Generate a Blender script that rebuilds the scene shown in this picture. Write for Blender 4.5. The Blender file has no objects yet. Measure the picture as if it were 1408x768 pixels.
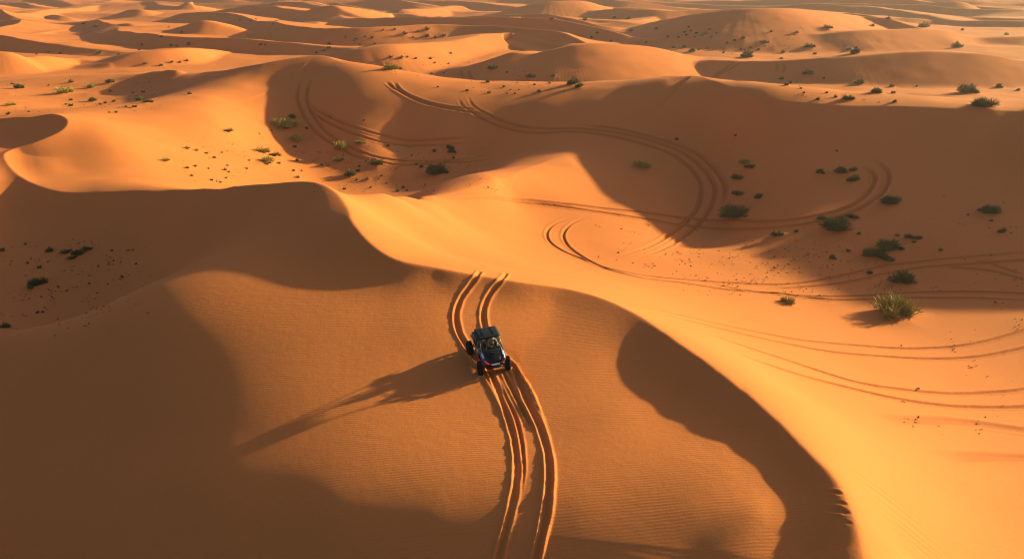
import bpy, math, random
import numpy as np
from mathutils import Vector, Matrix, Quaternion

random.seed(7)
C = bpy.context.scene.collection
S = 1.25                      # metres per design unit
HC = 24.0                     # camera height, design units
F = 1105.0                    # focal length in pixels of the 1408 px wide frame
TH = math.atan((384 + 30) / F)
CT, ST = math.cos(TH), math.sin(TH)
SUN_EL, SUN_AZ = math.radians(15.0), math.radians(28.0)   # az: from +X towards +Y


def ray(px, py):
    """world direction of a picture point (design units, camera at 0,0,HC)"""
    a, b = (px - 704) / F, (384 - py) / F
    return np.array([a, CT + b * ST, -ST + b * CT])


def I(px, py, z):
    d = ray(px, py)
    t = (z - HC) / d[2]
    return [d[0] * t, d[1] * t, z]


def W(px, Y, z):
    depth = Y * CT + (HC - z) * ST
    return [(px - 704) / F * depth, Y, z]


# ---------------------------------------------------------------- noise
def _hash(ix, iy, seed):
    h = (ix.astype(np.int64) * 374761393 + iy.astype(np.int64) * 668265263 + seed * 974634777) & 0xffffffff
    h = ((h ^ (h >> 13)) * 1274126177) & 0xffffffff
    h = (h ^ (h >> 16)) & 0xffffffff
    return h.astype(np.float64) / 2147483648.0 - 1.0


def noise2(x, y, seed=0):
    ix, iy = np.floor(x), np.floor(y)
    fx, fy = x - ix, y - iy
    sx = fx * fx * fx * (fx * (fx * 6 - 15) + 10)
    sy = fy * fy * fy * (fy * (fy * 6 - 15) + 10)
    a, b = _hash(ix, iy, seed), _hash(ix + 1, iy, seed)
    c, d = _hash(ix, iy + 1, seed), _hash(ix + 1, iy + 1, seed)
    return (a + (b - a) * sx) * (1 - sy) + (c + (d - c) * sx) * sy


# ---------------------------------------------------------------- grid (a fan that gets coarser with distance)
def seg(a, b, n):
    return np.linspace(a, b, n, endpoint=False)


Q = 1.0
vrow = np.concatenate([seg(math.log(3), math.log(12), int(50 * Q)), seg(math.log(12), math.log(50), int(620 * Q)),
                       seg(math.log(50), math.log(170), int(700 * Q)), seg(math.log(170), math.log(700), int(560 * Q)),
                       np.linspace(math.log(700), math.log(7000), int(260 * Q))])
ucol = np.concatenate([-0.84 - (np.linspace(1, 0, int(60 * Q), endpoint=False) ** 1.6) * 1.6,
                       seg(-0.84, 0.84, int(1180 * Q)),
                       0.84 + (np.linspace(0, 1, int(110 * Q)) ** 1.5) * 2.2])
Yr = np.exp(vrow)
NR, NC = len(vrow), len(ucol)
GX = Yr[:, None] * ucol[None, :]
GY = np.repeat(Yr[:, None], NC, 1)


def catmull(pts, n=6):
    P = np.array(pts, float)
    P = np.vstack([2 * P[0] - P[1], P, 2 * P[-1] - P[-2]])
    out = []
    for i in range(1, len(P) - 2):
        for k in range(n):
            t = k / n
            out.append(0.5 * ((2 * P[i]) + (-P[i - 1] + P[i + 1]) * t + (2 * P[i - 1] - 5 * P[i] + 4 * P[i + 1] - P[i + 2]) * t * t
                              + (-P[i - 1] + 3 * P[i] - 3 * P[i + 1] + P[i + 2]) * t ** 3))
    out.append(P[-2])
    return np.array(out)


def dist_grid(poly, R):
    """unsigned distance, side (+1 = left of travel), parameter to a polyline, on the part of the grid within R"""
    D = np.full((NR, NC), 1e9, np.float32)
    T = np.zeros((NR, NC), np.float32)
    SD = np.ones((NR, NC), np.float32)
    tg = np.zeros((len(poly), 2)); dv = np.diff(poly[:, :2], axis=0); dv /= np.hypot(dv[:, 0], dv[:, 1])[:, None] + 1e-12
    tg[0], tg[-1] = dv[0], dv[-1]; tg[1:-1] = dv[:-1] + dv[1:]
    for i in range(len(poly) - 1):
        a, b = poly[i][:2], poly[i + 1][:2]
        r = R if np.isscalar(R) else max(R[i], R[i + 1])
        y0, y1 = min(a[1], b[1]) - r, max(a[1], b[1]) + r
        r0, r1 = np.searchsorted(Yr, max(y0, Yr[0])), np.searchsorted(Yr, y1)
        if r1 <= r0:
            continue
        x0, x1 = min(a[0], b[0]) - r, max(a[0], b[0]) + r
        ys = (Yr[r0], Yr[r1 - 1])
        c0 = np.searchsorted(ucol, min(x0 / ys[0], x0 / ys[1]))
        c1 = np.searchsorted(ucol, max(x1 / ys[0], x1 / ys[1]))
        if c1 <= c0:
            continue
        X, Y = GX[r0:r1, c0:c1], GY[r0:r1, c0:c1]
        dx, dy = b[0] - a[0], b[1] - a[1]
        L2 = dx * dx + dy * dy + 1e-12
        t = np.clip(((X - a[0]) * dx + (Y - a[1]) * dy) / L2, 0, 1)
        ex, ey = X - a[0] - t * dx, Y - a[1] - t * dy
        d = np.sqrt(ex * ex + ey * ey)
        sub = D[r0:r1, c0:c1]
        m = d < sub - 1e-6
        sub[m] = d[m]
        T[r0:r1, c0:c1][m] = (i + t)[m]
        cr = (tg[i, 0] * (1 - t) + tg[i + 1, 0] * t) * ey - (tg[i, 1] * (1 - t) + tg[i + 1, 1] * t) * ex
        tl = np.hypot(tg[i, 0] * (1 - t) + tg[i + 1, 0] * t, tg[i, 1] * (1 - t) + tg[i + 1, 1] * t)
        SD[r0:r1, c0:c1][m] = np.clip(cr / (tl * d + 1e-6), -1, 1)[m]
    return D, T, SD


def dist_pts(poly, P):
    out_d = np.full(len(P), 1e9); out_t = np.zeros(len(P))
    for i in range(len(poly) - 1):
        a, b = poly[i][:2], poly[i + 1][:2]
        e = b - a
        t = np.clip(((P[:, :2] - a) @ e) / (e @ e + 1e-12), 0, 1)
        q = P[:, :2] - a - t[:, None] * e
        d = np.sqrt((q ** 2).sum(1))
        m = d < out_d
        out_d[m] = d[m]; out_t[m] = (i + t)[m]
    return out_d, out_t


# ---------------------------------------------------------------- near dunes: crest lines and control points
CREST_A = [I(-120, 168, 8.2), I(-60, 165, 8.1), I(0, 162, 8.2), I(45, 158, 8.9), I(75, 154, 9.4), I(92, 163, 9.0), I(85, 178, 8.3), I(50, 195, 7.5), I(20, 205, 7.0),
           I(6, 214, 6.8), I(15, 230, 6.5), I(40, 250, 6.3), I(75, 262, 6.3), I(120, 265, 6.5), I(200, 263, 7.4), I(300, 256, 9.5),
           I(380, 250, 11.2), I(430, 250, 12.1), I(460, 262, 12.2), I(478, 285, 12.1), I(485, 305, 12.0), I(510, 335, 11.7),
           I(545, 357, 11.4), I(600, 368, 11.2), I(655, 378, 11.0), I(720, 388, 10.8), I(780, 396, 10.6), I(830, 410, 10.5),
           I(880, 435, 10.5), I(930, 470, 10.7), I(1000, 520, 10.9), I(1060, 570, 11.0), I(1110, 620, 11.05), I(1145, 655, 11.1),
           I(1165, 690, 11.15), I(1180, 730, 11.2), I(1187, 768, 11.2), I(1180, 840, 11.2), I(1150, 950, 11.0)]
CREST_D = [I(200, 101, 5.0), I(237, 95, 7.4), I(267, 101, 6.6), I(333, 92, 9.3), I(400, 80, 10.8), I(443, 75, 11.4), I(475, 88, 10.4), I(530, 104, 9.0),
           I(580, 117, 8.0), I(630, 128, 7.3), I(690, 131, 7.5), I(750, 128, 8.3), I(800, 122, 9.1), I(860, 115, 9.8), I(920, 110, 10.4),
           I(956, 105, 10.9), I(985, 114, 10.7), I(1030, 130, 10.3), I(1070, 138, 10.1), I(1140, 142, 10.2), I(1220, 145, 10.2),
           I(1300, 148, 10.3), I(1408, 154, 10.2), I(1480, 158, 10.8), [76, 99, 13.5], [82, 103, 18], [86, 98, 20], [88, 88, 17.5], [88, 77, 12], [86, 67, 5]]
CREST_S = [I(496, 268, 9.4), I(540, 271, 7.6), I(600, 267, 6.2), I(650, 257, 5.7), I(700, 240, 5.4), I(750, 220, 4.6), I(790, 210, 4.3)]
# (points, k, w, amplitude fade px at ends)
CREASES = [(CREST_A, 0.38, 2.4), (CREST_D[:7], 0.22, 5.0), (CREST_D[14:], 0.12, 5.0), (CREST_S, 0.12, 4.0)]
CP = []
# lit basin beyond the left part of the near crest, falling to the right
for p in [(100, 235, 5.7), (150, 200, 7.0), (60, 215, 6.9), (250, 200, 5.0), (340, 200, 3.0), (420, 200, 0.8), (130, 172, 8.3), (250, 245, 4.2),
          (340, 238, 2.0), (400, 238, 0.6), (157, 161, 7.6), (233, 140, 7.4), (285, 128, 7.8), (333, 113, 8.2), (380, 125, 6.6), (300, 165, 5.9), (380, 165, 3.8)]:
    CP.append(I(*p))
for p in [(-60, 230, 7.5), (-60, 260, 6.5)]:
    CP.append(I(*p))
# hollow behind its edge, reaching to the next crest
for p in [(120, 150, 3.8), (190, 142, 3.4), (190, 122, 3.6), (240, 126, 3.4), (285, 112, 4.4), (240, 110, 4.4), (120, 125, 4.0), (60, 140, 3.8), (60, 115, 3.8), (0, 130, 4.2), (130, 105, 4.4), (320, 104, 6.2)]:
    CP.append(I(*p))
# valley B
def face(px, crest, steps):
    """walk down a column of the picture from a crest point with given ground slopes"""
    zc, Yc = crest[2], crest[1]
    for py, g in steps:
        t = tan_dep(py)
        z = (zc - g * Yc + g * HC / t) / (1 + g / t)
        Yc = (HC - z) / t; zc = z
        CP.append(I(px, py, z))


def tan_dep(py):
    return math.tan(TH + math.atan((py - 384) / F))


face(443, CREST_D[5], ((105, .26), (130, .30), (160, .32), (190, .26), (208, .18)))
face(490, I(490, 93, 10.0), ((108, .16), (130, .28), (160, .32), (190, .30), (208, .18)))
face(530, CREST_D[7], ((118, .13), (138, .24), (162, .33), (188, .33), (208, .22)))
face(580, CREST_D[8], ((130, .13), (148, .24), (168, .33), (190, .33), (208, .22)))
face(630, CREST_D[9], ((141, .13), (158, .24), (176, .33), (196, .28)))
face(690, CREST_D[10], ((144, .22), (160, .32), (178, .34), (200, .25)))
for p in [(560, 226, -0.8), (480, 235, -0.6), (600, 245, -0.9), (500, 255, -0.8), (650, 228, -0.2), (570, 258, -0.8), (430, 230, -0.1)]:
    CP.append(I(*p))
CP += [W(430, 62, 4.0), W(500, 60, 3.6), W(560, 66, 2.4)]
# lit spur and the slope right of the near crest
for p in [(505, 290, 10.3), (530, 300, 9.2), (570, 320, 8.0), (640, 350, 7.6), (560, 290, 7.2),
           (620, 300, 5.4), (600, 345, 8.6), (680, 330, 4.6), (760, 330, 2.6), (700, 290, 2.6), (800, 260, 3.0),
          (760, 375, 6.6), (850, 350, 2.0), (840, 390, 5.6), (900, 400, 3.6), (950, 380, 1.6), (950, 440, 6.2), (1000, 440, 3.6), (1050, 480, 5.0),
          (1050, 420, 1.6), (1100, 540, 7.0), (1130, 480, 2.8), (1180, 600, 7.6), (1220, 520, 3.0), (1230, 680, 8.2), (1290, 600, 4.0),
          (1330, 700, 5.4), (1400, 560, 2.0), (1400, 660, 3.6), (1300, 500, 1.6), (1400, 768, 5.4), (1500, 700, 3.8), (1500, 560, 1.6), (1250, 768, 8.6)]:
    CP.append(I(*p))
CP += [W(1300, 12, 8.5), W(1500, 14, 5.5), W(1700, 20, 3.5)]
# right bowl
STP = ((180, .48), (215, .44), (250, .36), (290, .26), (330, .17))
for px_, pc_, zc_ in ((985, 114, 10.7), (1060, 136, 10.15), (1140, 142, 10.2), (1220, 145, 10.2), (1300, 148, 10.3), (1400, 154, 10.2)):
    face(px_, I(px_, pc_, zc_), STP)
face(750, I(750, 128, 8.3), ((141, .28), (158, .35), (180, .33), (200, .18)))
face(820, I(820, 119, 9.3), ((132, .30), (150, .37), (180, .33), (210, .15), (250, .10)))
face(900, I(900, 111, 10.2), ((150, .32), (180, .32), (215, .28), (250, .22), (290, .12)))
for p in [(880, 300, 1.2), (1000, 350, 0.7), (1050, 360, 0.6), (1150, 385, 0.6), (1228, 425, 0.6), (1300, 400, 0.7), (1300, 430, 0.8), (1408, 400, 0.9), (1408, 440, 1.1), (1408, 480, 1.2), (1230, 370, .6),
          (1440, 250, 5.0), (1440, 300, 3.4), (1500, 330, 2.6), (1500, 420, 1.6), (1600, 480, 2.2)]:
    CP.append(I(*p))
# high ground out of frame to the right, whose shadow fills the bowl
CP += [W(1600, 60, 2.5), W(1980, 85, 11), W(2100, 70, 7), W(2100, 120, 8), W(1900, 50, 3.0), W(2400, 60, 3), W(2600, 100, 4), W(1750, 125, 11)]
# near body
for p in [(600, 392, 10.55), (600, 425, 10.38), (680, 403, 10.38), (680, 432, 10.25), (760, 416, 10.22), (720, 440, 10.12), (790, 450, 10.1), (530, 380, 10.75), (530, 405, 10.5), (560, 445, 10.15),
          (815, 490, 10.02), (760, 500, 9.88), (670, 500, 9.72), (570, 500, 9.65), (470, 500, 9.56), (370, 500, 9.4), (270, 500, 9.05), (170, 500, 8.35), (70, 500, 7.25), (0, 500, 6.1),
          (900, 490, 9.95), (960, 530, 10.2), (1010, 560, 10.4), (850, 560, 10.1), (900, 600, 10.25), (950, 620, 10.45), (1000, 640, 10.62), (1040, 700, 10.76), (1120, 700, 10.74),
          (1045, 600, 10.48), (1078, 640, 10.6), (1100, 672, 10.66),
          (750, 600, 9.80), (640, 600, 9.58), (540, 600, 9.37), (440, 600, 9.08), (340, 600, 8.66), (240, 600, 8.05), (140, 600, 6.95), (0, 600, 5.1),
          (950, 700, 10.45), (800, 700, 10.05), (700, 700, 9.75), (600, 700, 9.42), (450, 700, 8.85), (300, 700, 8.1), (150, 700, 6.95), (0, 700, 5.1),
          (1120, 768, 10.6), (1050, 768, 10.5), (950, 768, 10.12), (800, 768, 9.68), (700, 768, 9.36), (600, 768, 9.02), (500, 768, 8.6), (400, 768, 8.05), (300, 768, 7.4), (150, 768, 6.0), (0, 768, 4.2),
          (470, 430, 10.2), (380, 430, 10.08), (300, 430, 9.9), (470, 388, 10.6), (400, 392, 10.45), (330, 405, 10.2),
          (230, 432, 9.6), (100, 450, 8.0), (10, 462, 6.7), (-100, 500, 4.2), (-200, 650, 0.0)]:
    CP.append(I(*p))
CP += [W(700, 9, 7.6), W(1000, 8, 9.4), W(1150, 6, 10.0), W(300, 12, 5.0), W(-100, 16, 2.0)]
# summit's near-left flank, the fold and the hidden back of the body
for p in [(440, 290, 11.9), (380, 290, 10.7), (380, 330, 10.5), (300, 345, 9.7), (430, 340, 11.0), (300, 300, 8.6), (240, 375, 9.2), (190, 395, 8.7), (300, 275, 8.7), (200, 290, 6.2), (200, 325, 5.1),
          (120, 300, 4.6), (120, 345, 3.6), (60, 340, 3.4), (60, 390, 2.8), (0, 400, 2.6), (0, 340, 3.4), (0, 290, 4.6), (50, 285, 4.9), (-60, 350, 3.2), (-60, 420, 2.6), (120, 390, 3.0)]:
    CP.append(I(*p))
CP += [W(60, 46, 3.2), W(140, 47, 3.4), (W(210, 52, 4.2))]
# beyond D
for px in (-400, -100, 200, 500, 800, 1100, 1400, 1700, 2200):
    CP += [W(px, 235, 1.5), W(px, 320, 1.5), W(px, 500, 1.5)]
for px in (480, 600, 720, 840, 960):
    CP += [W(px, 170, 2.0)]
for px in (1080, 1200, 1320, 1440):
    CP += [W(px, 125, 5.0), W(px, 165, 2.0)]
CP += [W(-200, 190, 2.0), W(100, 205, 1.6), W(-400, 120, 6.0), W(-500, 60, 3.0), W(-500, 30, 0.0)]
CP = [p for p in CP]


def uv(P):
    P = np.asarray(P, float)
    return np.stack([P[:, 0] / P[:, 1], np.log(P[:, 1]) * 0.75], 1)


def crease_val(k, w, d, fade):
    e = 0.10
    dd = np.sqrt(d * d + e * e) - e
    return k * w * np.exp(-dd / w) * fade


def crease_fade(t, n):
    f = np.clip(np.minimum(t, n - t) / (n * 0.4 if n == 35 else max(n * 0.06, 5)), 0, 1)
    return f * f * (3 - 2 * f)


crestpolys = []
ctrl = list(CP)
for pts, k, w in CREASES:
    poly = catmull(pts, 5)
    crestpolys.append((poly, k, w))
    ctrl += [list(p) for p in poly[::2]]
ctrl = np.array(ctrl)
cz = ctrl[:, 2].copy()
for poly, k, w in crestpolys:
    d, t = dist_pts(poly, ctrl)
    cz -= crease_val(k, w, d, crease_fade(t, len(poly) - 1))


def tps_k(r2):
    return 0.5 * r2 * np.log(r2 + 1e-12)


uvc = uv(ctrl)
n = len(uvc)
r2 = ((uvc[:, None] - uvc[None]) ** 2).sum(-1)
K = tps_k(r2) + np.diag(np.where(np.arange(n) < len(CP), 2.5e-3, 2e-5))
Pm = np.hstack([np.ones((n, 1)), uvc])
A = np.zeros((n + 3, n + 3))
A[:n, :n] = K; A[:n, n:] = Pm; A[n:, :n] = Pm.T
wts = np.linalg.solve(A, np.concatenate([cz, np.zeros(3)]))


def tps_eval(u, v):
    out = np.empty(u.size)
    uu, vv = u.ravel(), v.ravel()
    for s in range(0, u.size, 20000):
        a, b = uu[s:s + 20000], vv[s:s + 20000]
        r = (a[:, None] - uvc[None, :, 0]) ** 2 + (b[:, None] - uvc[None, :, 1]) ** 2
        out[s:s + 20000] = tps_k(r) @ wts[:n] + wts[n] + wts[n + 1] * a + wts[n + 2] * b
    return out.reshape(u.shape)


def upsample(Zc, cu, cv):
    """cubic (Catmull-Rom) interpolation of a regular coarse grid to the fine one"""
    def wmat(xs, g):
        h = g[1] - g[0]
        f = np.clip((xs - g[0]) / h, 1, len(g) - 2.001)
        i = np.floor(f).astype(int); t = f - i
        return i, [(-t + 2 * t ** 2 - t ** 3) / 2, (2 - 5 * t ** 2 + 3 * t ** 3) / 2, (t + 4 * t ** 2 - 3 * t ** 3) / 2, (-t ** 2 + t ** 3) / 2]
    i, wu = wmat(ucol, cu)
    M = sum(Zc[:, i + k - 1] * wu[k][None] for k in range(4))
    j, wv = wmat(vrow, cv)
    return sum(M[j + k - 1, :] * wv[k][:, None] for k in range(4))


cu = np.linspace(ucol[0] - 0.03, ucol[-1] + 0.03, 420)
cv = np.linspace(vrow[0] - 0.03, math.log(420), 300)
CUU, CVV = np.meshgrid(cu, cv * 0.75)
Zc = tps_eval(CUU, CVV)
near = upsample(Zc, cu, np.append(cv, [])) if True else None
far_w = np.clip((GY - 225) / 60, 0, 1)
far_w = far_w * far_w * (3 - 2 * far_w)
Z = near * (1 - far_w) + 1.5 * far_w
for poly, k, w in crestpolys:
    D, T, SD = dist_grid(poly, w * 9)
    fd = crease_fade(T, len(poly) - 1)
    m = D < w * 9
    Z[m] += crease_val(k, w, D[m], fd[m])

# ---------------------------------------------------------------- far dunes
FAR = [  # (px, py of crest, py of the foot of its lee side) ..., lee slope, windward slope
    ([(-60, 70, 100), (0, 73, 104), (17, 74, 102), (37, 80, 98), (57, 78, 90), (85, 79, 88), (114, 82, 90), (156, 87, 94), (215, 95, 99)], 0.49, .10),
    ([(153, 86, 88), (187, 74, 90), (227, 68, 92), (256, 66, 91), (290, 68, 84), (315, 72, 80)], 0.61, .14),
    ([(110, 45, 47), (150, 37, 46), (177, 32, 48), (190, 40, 50), (205, 44, 52), (227, 42, 58), (250, 36, 60), (273, 29, 62), (295, 31, 64), (327, 40, 63), (360, 52, 63), (385, 58, 63)], 0.61, .14),
    ([(-40, 54, 58), (0, 53, 58), (17, 52, 58), (40, 48, 57), (57, 44, 53), (77, 42, 47), (100, 40, 44), (140, 46, 50)], 0.58, .12),
    ([(-40, 16, 24), (0, 17, 35), (17, 18, 34), (43, 18, 29), (57, 14, 24), (85, 12, 21), (105, 12, 20), (120, 9, 16), (156, 5, 14)], 0.38, .12),
    ([(165, 18, 19), (176, 14, 24), (196, 13, 27), (216, 16, 26), (236, 19, 21)], 0.58, .12),
    ([(170, 9, 11), (199, 2, 12), (227, 7, 13), (247, 8, 20), (258, 3, 22), (270, 10, 22), (312, 14, 18)], 0.38, .12),
    ([(300, 24, 28), (350, 17, 30), (378, 8, 30), (407, 18, 32), (435, 11, 36), (459, 8, 38), (480, 17, 40), (505, 25, 42), (535, 28, 40), (566, 28, 40), (600, 33, 38)], 0.58, .14),
    ([(350, 43, 45), (407, 40, 44), (435, 31, 42), (444, 30, 38), (480, 38, 41), (525, 43, 45)], 0.43, .12),
    ([(475, 13, 14), (495, 7, 16), (520, 6, 17), (540, 10, 15)], 0.38, .12),
    ([(543, 17, 19), (557, 13, 25), (594, 12, 24), (617, 9, 20), (634, 8, 20), (645, 14, 20), (671, 18, 20)], 0.38, .12),
    ([(470, 80, 90), (503, 67, 92), (549, 60, 93), (606, 58, 88), (634, 54, 84), (662, 48, 78), (691, 45, 74), (704, 45, 72), (710, 48, 72), (704, 55, 76), (698, 63, 84)], 0.50, .16),
    ([(640, 92, 94), (680, 80, 90), (705, 72, 95), (730, 73, 105), (748, 70, 112), (771, 65, 116), (794, 61, 118), (819, 60, 118), (856, 61, 114), (899, 65, 108), (956, 77, 104), (1007, 82, 98), (1055, 83, 94)], 0.36, .12),
    ([(980, 82, 84), (1040, 83, 96), (1107, 82, 110), (1167, 77, 118), (1235, 73, 122), (1320, 72, 124), (1377, 78, 126), (1420, 84, 128), (1520, 90, 130)], 0.38, .12),
    ([(590, 50, 52), (634, 34, 50), (677, 27, 48), (719, 23, 46), (745, 26, 42), (780, 34, 46), (840, 42, 56), (900, 52, 60), (950, 62, 68)], 0.49, .12),
    ([(680, 18, 20), (700, 13, 22), (728, 7, 26), (757, 3, 30), (794, 1, 30), (822, 6, 28), (848, 13, 22), (876, 16, 20), (940, 15, 18)], 0.32, .12),
    ([(760, 32, 34), (794, 30, 38), (828, 33, 41), (859, 31, 41), (899, 24, 36), (941, 21, 28)], 0.49, .12),
    ([(900, 30, 40), (955, 20, 60), (1007, 14, 72), (1045, 12, 76), (1079, 12, 76), (1120, 15, 70), (1167, 20, 60), (1193, 26, 50), (1221, 32, 44), (1260, 36, 40)], 0.32, .12),
    ([(1130, 17, 20), (1150, 13, 20), (1170, 9, 22), (1193, 9, 26), (1235, 14, 30), (1278, 21, 33), (1309, 27, 38), (1349, 28, 44), (1408, 29, 46), (1480, 32, 48)], 0.41, .12),
    ([(1200, 15, 17), (1221, 12, 18), (1264, 6, 20), (1303, 2, 24), (1329, 4, 25), (1349, 14, 25), (1377, 19, 25), (1430, 20, 25)], 0.41, .12),
    ([(1060, 60, 66), (1107, 48, 68), (1178, 43, 74), (1235, 40, 74), (1286, 41, 70), (1320, 47, 70), (1349, 52, 72), (1408, 50, 72), (1480, 54, 72)], 0.38, .12),
]


def smax(a, b, k):
    h = np.clip(0.5 + 0.5 * (a - b) / k, 0, 1)
    return b + (a - b) * h + k * h * (1 - h)


# procedural sea of dunes to the horizon
fw = np.clip((GY - 420) / 400, 0, 1)
wx = GX + 60 * noise2(GX / 160, GY / 160, 11); wy = GY + 70 * noise2(GX / 190, GY / 190, 12)
ph = (wx * 0.62 + wy * 0.78) / 105.0
fr = ph - np.floor(ph)
saw = np.where(fr < 0.24, fr / 0.24, (1 - fr) / 0.76)
saw = saw ** 1.2
Zf = 1.5 + fw * (12.5 * saw * (0.6 + 0.4 * noise2(GX / 140, GY / 140, 13)) + 4 * noise2(GX / 400, GY / 400, 14)) + far_w * (1.3 * noise2((GX * .8 + GY * .6) / 55, (GY * .8 - GX * .6) / 40, 15) + 0.8)
w2x = GX + 26 * noise2(GX / 60, GY / 60, 41); w2y = GY + 34 * noise2(GX / 75, GY / 75, 42)
ph = (w2x * 0.66 + w2y * 0.75) / 50.0
fr = ph - np.floor(ph)
saw2 = np.where(fr < 0.2, fr / 0.2, ((1 - fr) / 0.8) ** 1.3)
Zf = Zf + far_w * (1 - 0.5 * fw) * 6.0 * saw2 * np.clip(0.5 + 0.9 * noise2(GX / 70 + 9, GY / 90, 43), 0, 1)
Z = np.where(far_w > 0, Z * (1 - far_w) + Zf * far_w, Z)
for pts, gl, gw in FAR:
    P = []
    yy, ws, xs = [], [], []
    for px, pc, pb in pts:
        tc, tb = tan_dep(pc), tan_dep(pb)
        zb = 1.4
        Yb = (HC - zb) / tb
        zc_ = (zb + gl * (HC / tc - Yb)) / (1 + gl / tc)
        zc_ = min(max(zc_, 1.5), 15)
        yy.append(math.log((HC - zc_) / tc)); ws.append((pb - pc) + 0.5); xs.append(px)
    yy, ws, xs = np.array(yy), np.array(ws, float), np.array(xs, float)
    arc = np.concatenate([[0], np.cumsum(np.abs(np.diff(xs)) + 1)])
    sg = max(25.0, (xs.max() - xs.min()) * 0.16)
    for i_, (px, pc, pb) in enumerate(pts):
        kk = np.exp(-((arc - arc[i_]) / sg) ** 2) * ws
        Yc_ = math.exp((kk * yy).sum() / kk.sum() + min(.8, 110 / (xs.max() - xs.min())) * (px - (xs.max() + xs.min()) / 2) / F)
        zc_ = HC - Yc_ * tan_dep(pc)
        if zc_ < 1.0:
            zc_ = 1.0
        if zc_ > 17:
            zc_ = 17.0
        P.append(I(px, pc, zc_))
    for _ in range(3):
        for i_ in list(range(1, len(P))) + list(range(len(P) - 2, -1, -1)):
            for j_ in (i_ - 1, i_ + 1):
                if 0 <= j_ < len(P):
                    P[i_][2] = max(P[i_][2], P[j_][2] - 0.4 * math.hypot(P[i_][0] - P[j_][0], P[i_][1] - P[j_][1]))
    poly = catmull(P, 9)
    R = (poly[:, 2].max() + 1) / min(gw, gl) + 8
    D, T, SD = dist_grid(poly, R)
    m = D < 1e8
    h = np.interp(T[m], np.arange(len(poly)), poly[:, 2])
    d = D[m]
    e = 0.2 + GY[m] * 0.0018
    dd = np.sqrt(d * d + e * e) - e
    lee = np.clip(dd, 0, None) * gl
    # the windward side starts nearly level, then falls away
    wind = gw * dd * dd / (dd + 6)
    mixw = 0.5 + 0.5 * SD[m]
    z = h - (lee * (1 - mixw) + wind * mixw)
    Z[m] = smax(Z[m], z, 0.7)

# ---------------------------------------------------------------- small relief
amp = np.clip(GY / 60, 0.25, 2.0)
RX, RY = GX * 0.8 + GY * 0.6, -GX * 0.6 + GY * 0.8
nw = np.clip((GY - 30) / 60, 0, 1)
Z += (0.012 + 0.05 * nw) * noise2(RX / 3.7, RY / 2.9, 21) + (0.03 + 0.22 * nw) * noise2(RX / 13.0, RY / 9.0, 22)
Z = Z.astype(np.float64)


def zat(X, Y, G=None):
    G = Z if G is None else G
    X = np.asarray(X, float); Y = np.asarray(Y, float)
    fi = np.interp(np.log(Y), vrow, np.arange(NR)); fj = np.interp(X / Y, ucol, np.arange(NC))
    i = np.clip(fi.astype(int), 0, NR - 2); j = np.clip(fj.astype(int), 0, NC - 2)
    a, b = fi - i, fj - j
    return (G[i, j] * (1 - a) * (1 - b) + G[i + 1, j] * a * (1 - b) + G[i, j + 1] * (1 - a) * b + G[i + 1, j + 1] * a * b)


def hit(px, py, dref=None):
    """first ground point on the sight line of a picture point"""
    d = ray(px, py)
    Ys = np.exp(np.linspace(math.log(10), math.log(2500), 3000))
    t = Ys / d[1]
    X = d[0] * t; zz = HC + d[2] * t
    g = zat(X, Ys)
    k = np.argmax(zz <= g)
    if k == 0:
        k = len(Ys) - 1
    a, b = k - 1, k
    f = (zz[a] - g[a]) / max(1e-9, (zz[a] - g[a]) - (zz[b] - g[b]))
    Y = Ys[a] + (Ys[b] - Ys[a]) * f
    X = d[0] / d[1] * Y
    return np.array([X, Y, float(zat(X, Y))])
# ---------------------------------------------------------------- wheel tracks pressed into the sand
TRK = np.zeros((NR, NC), np.float32)
ZB = Z.copy()                                   # the sand before the tracks


def world_line(pts, n=5):
    q = catmull(np.array([(a, b, 0) for a, b in pts], float), n)
    out = np.array([hit(a, b) for a, b, _ in q])
    ok = [0]
    for i in range(1, len(out)):                 # drop jumps over a crest
        if np.hypot(*(out[i, :2] - out[ok[-1], :2])) < 14:
            ok.append(i)
    out = out[ok]
    for _ in range(2):
        out[1:-1] = 0.25 * out[:-2] + 0.5 * out[1:-1] + 0.25 * out[2:]
    return out


def carve(pts, depth, w, lip=0.45, rough=0.0, fade0=0.12, fade1=0.12, n=5, wl=None, trk=1.0):
    poly = world_line(pts, n) if wl is None else wl
    D, T, SD = dist_grid(poly, w * 5)
    m = D < w * 4.5
    d, t = D[m].astype(float), T[m] / (len(poly) - 1)
    f = np.clip(t / max(fade0, 1e-3), 0, 1) * np.clip((1 - t) / max(fade1, 1e-3), 0, 1)
    x, y = GX[m], GY[m]
    if rough:
        d = d + w * 0.35 * rough * noise2(x / 0.55, y / 0.55, 31)
    fl = lip * (1 + rough * (0.5 * noise2(x / 0.10, y / 0.10, 32) + 0.5 * noise2(x / 0.28, y / 0.28, 33) + 0.9 * noise2(x / 0.9, y / 0.9, 34)))
    z = -depth * np.exp(-(d / w) ** 4) + depth * fl * np.exp(-((d - 1.75 * w) / (0.55 * w)) ** 2)
    if rough:
        z += depth * 0.12 * np.sin(T[m] * 0 + noise2(x / 0.12, y / 0.12, 35) * 3) * np.exp(-(d / w) ** 2)
    Z[m] += z * f
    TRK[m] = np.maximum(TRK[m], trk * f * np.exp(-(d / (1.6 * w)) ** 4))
    return poly


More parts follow.
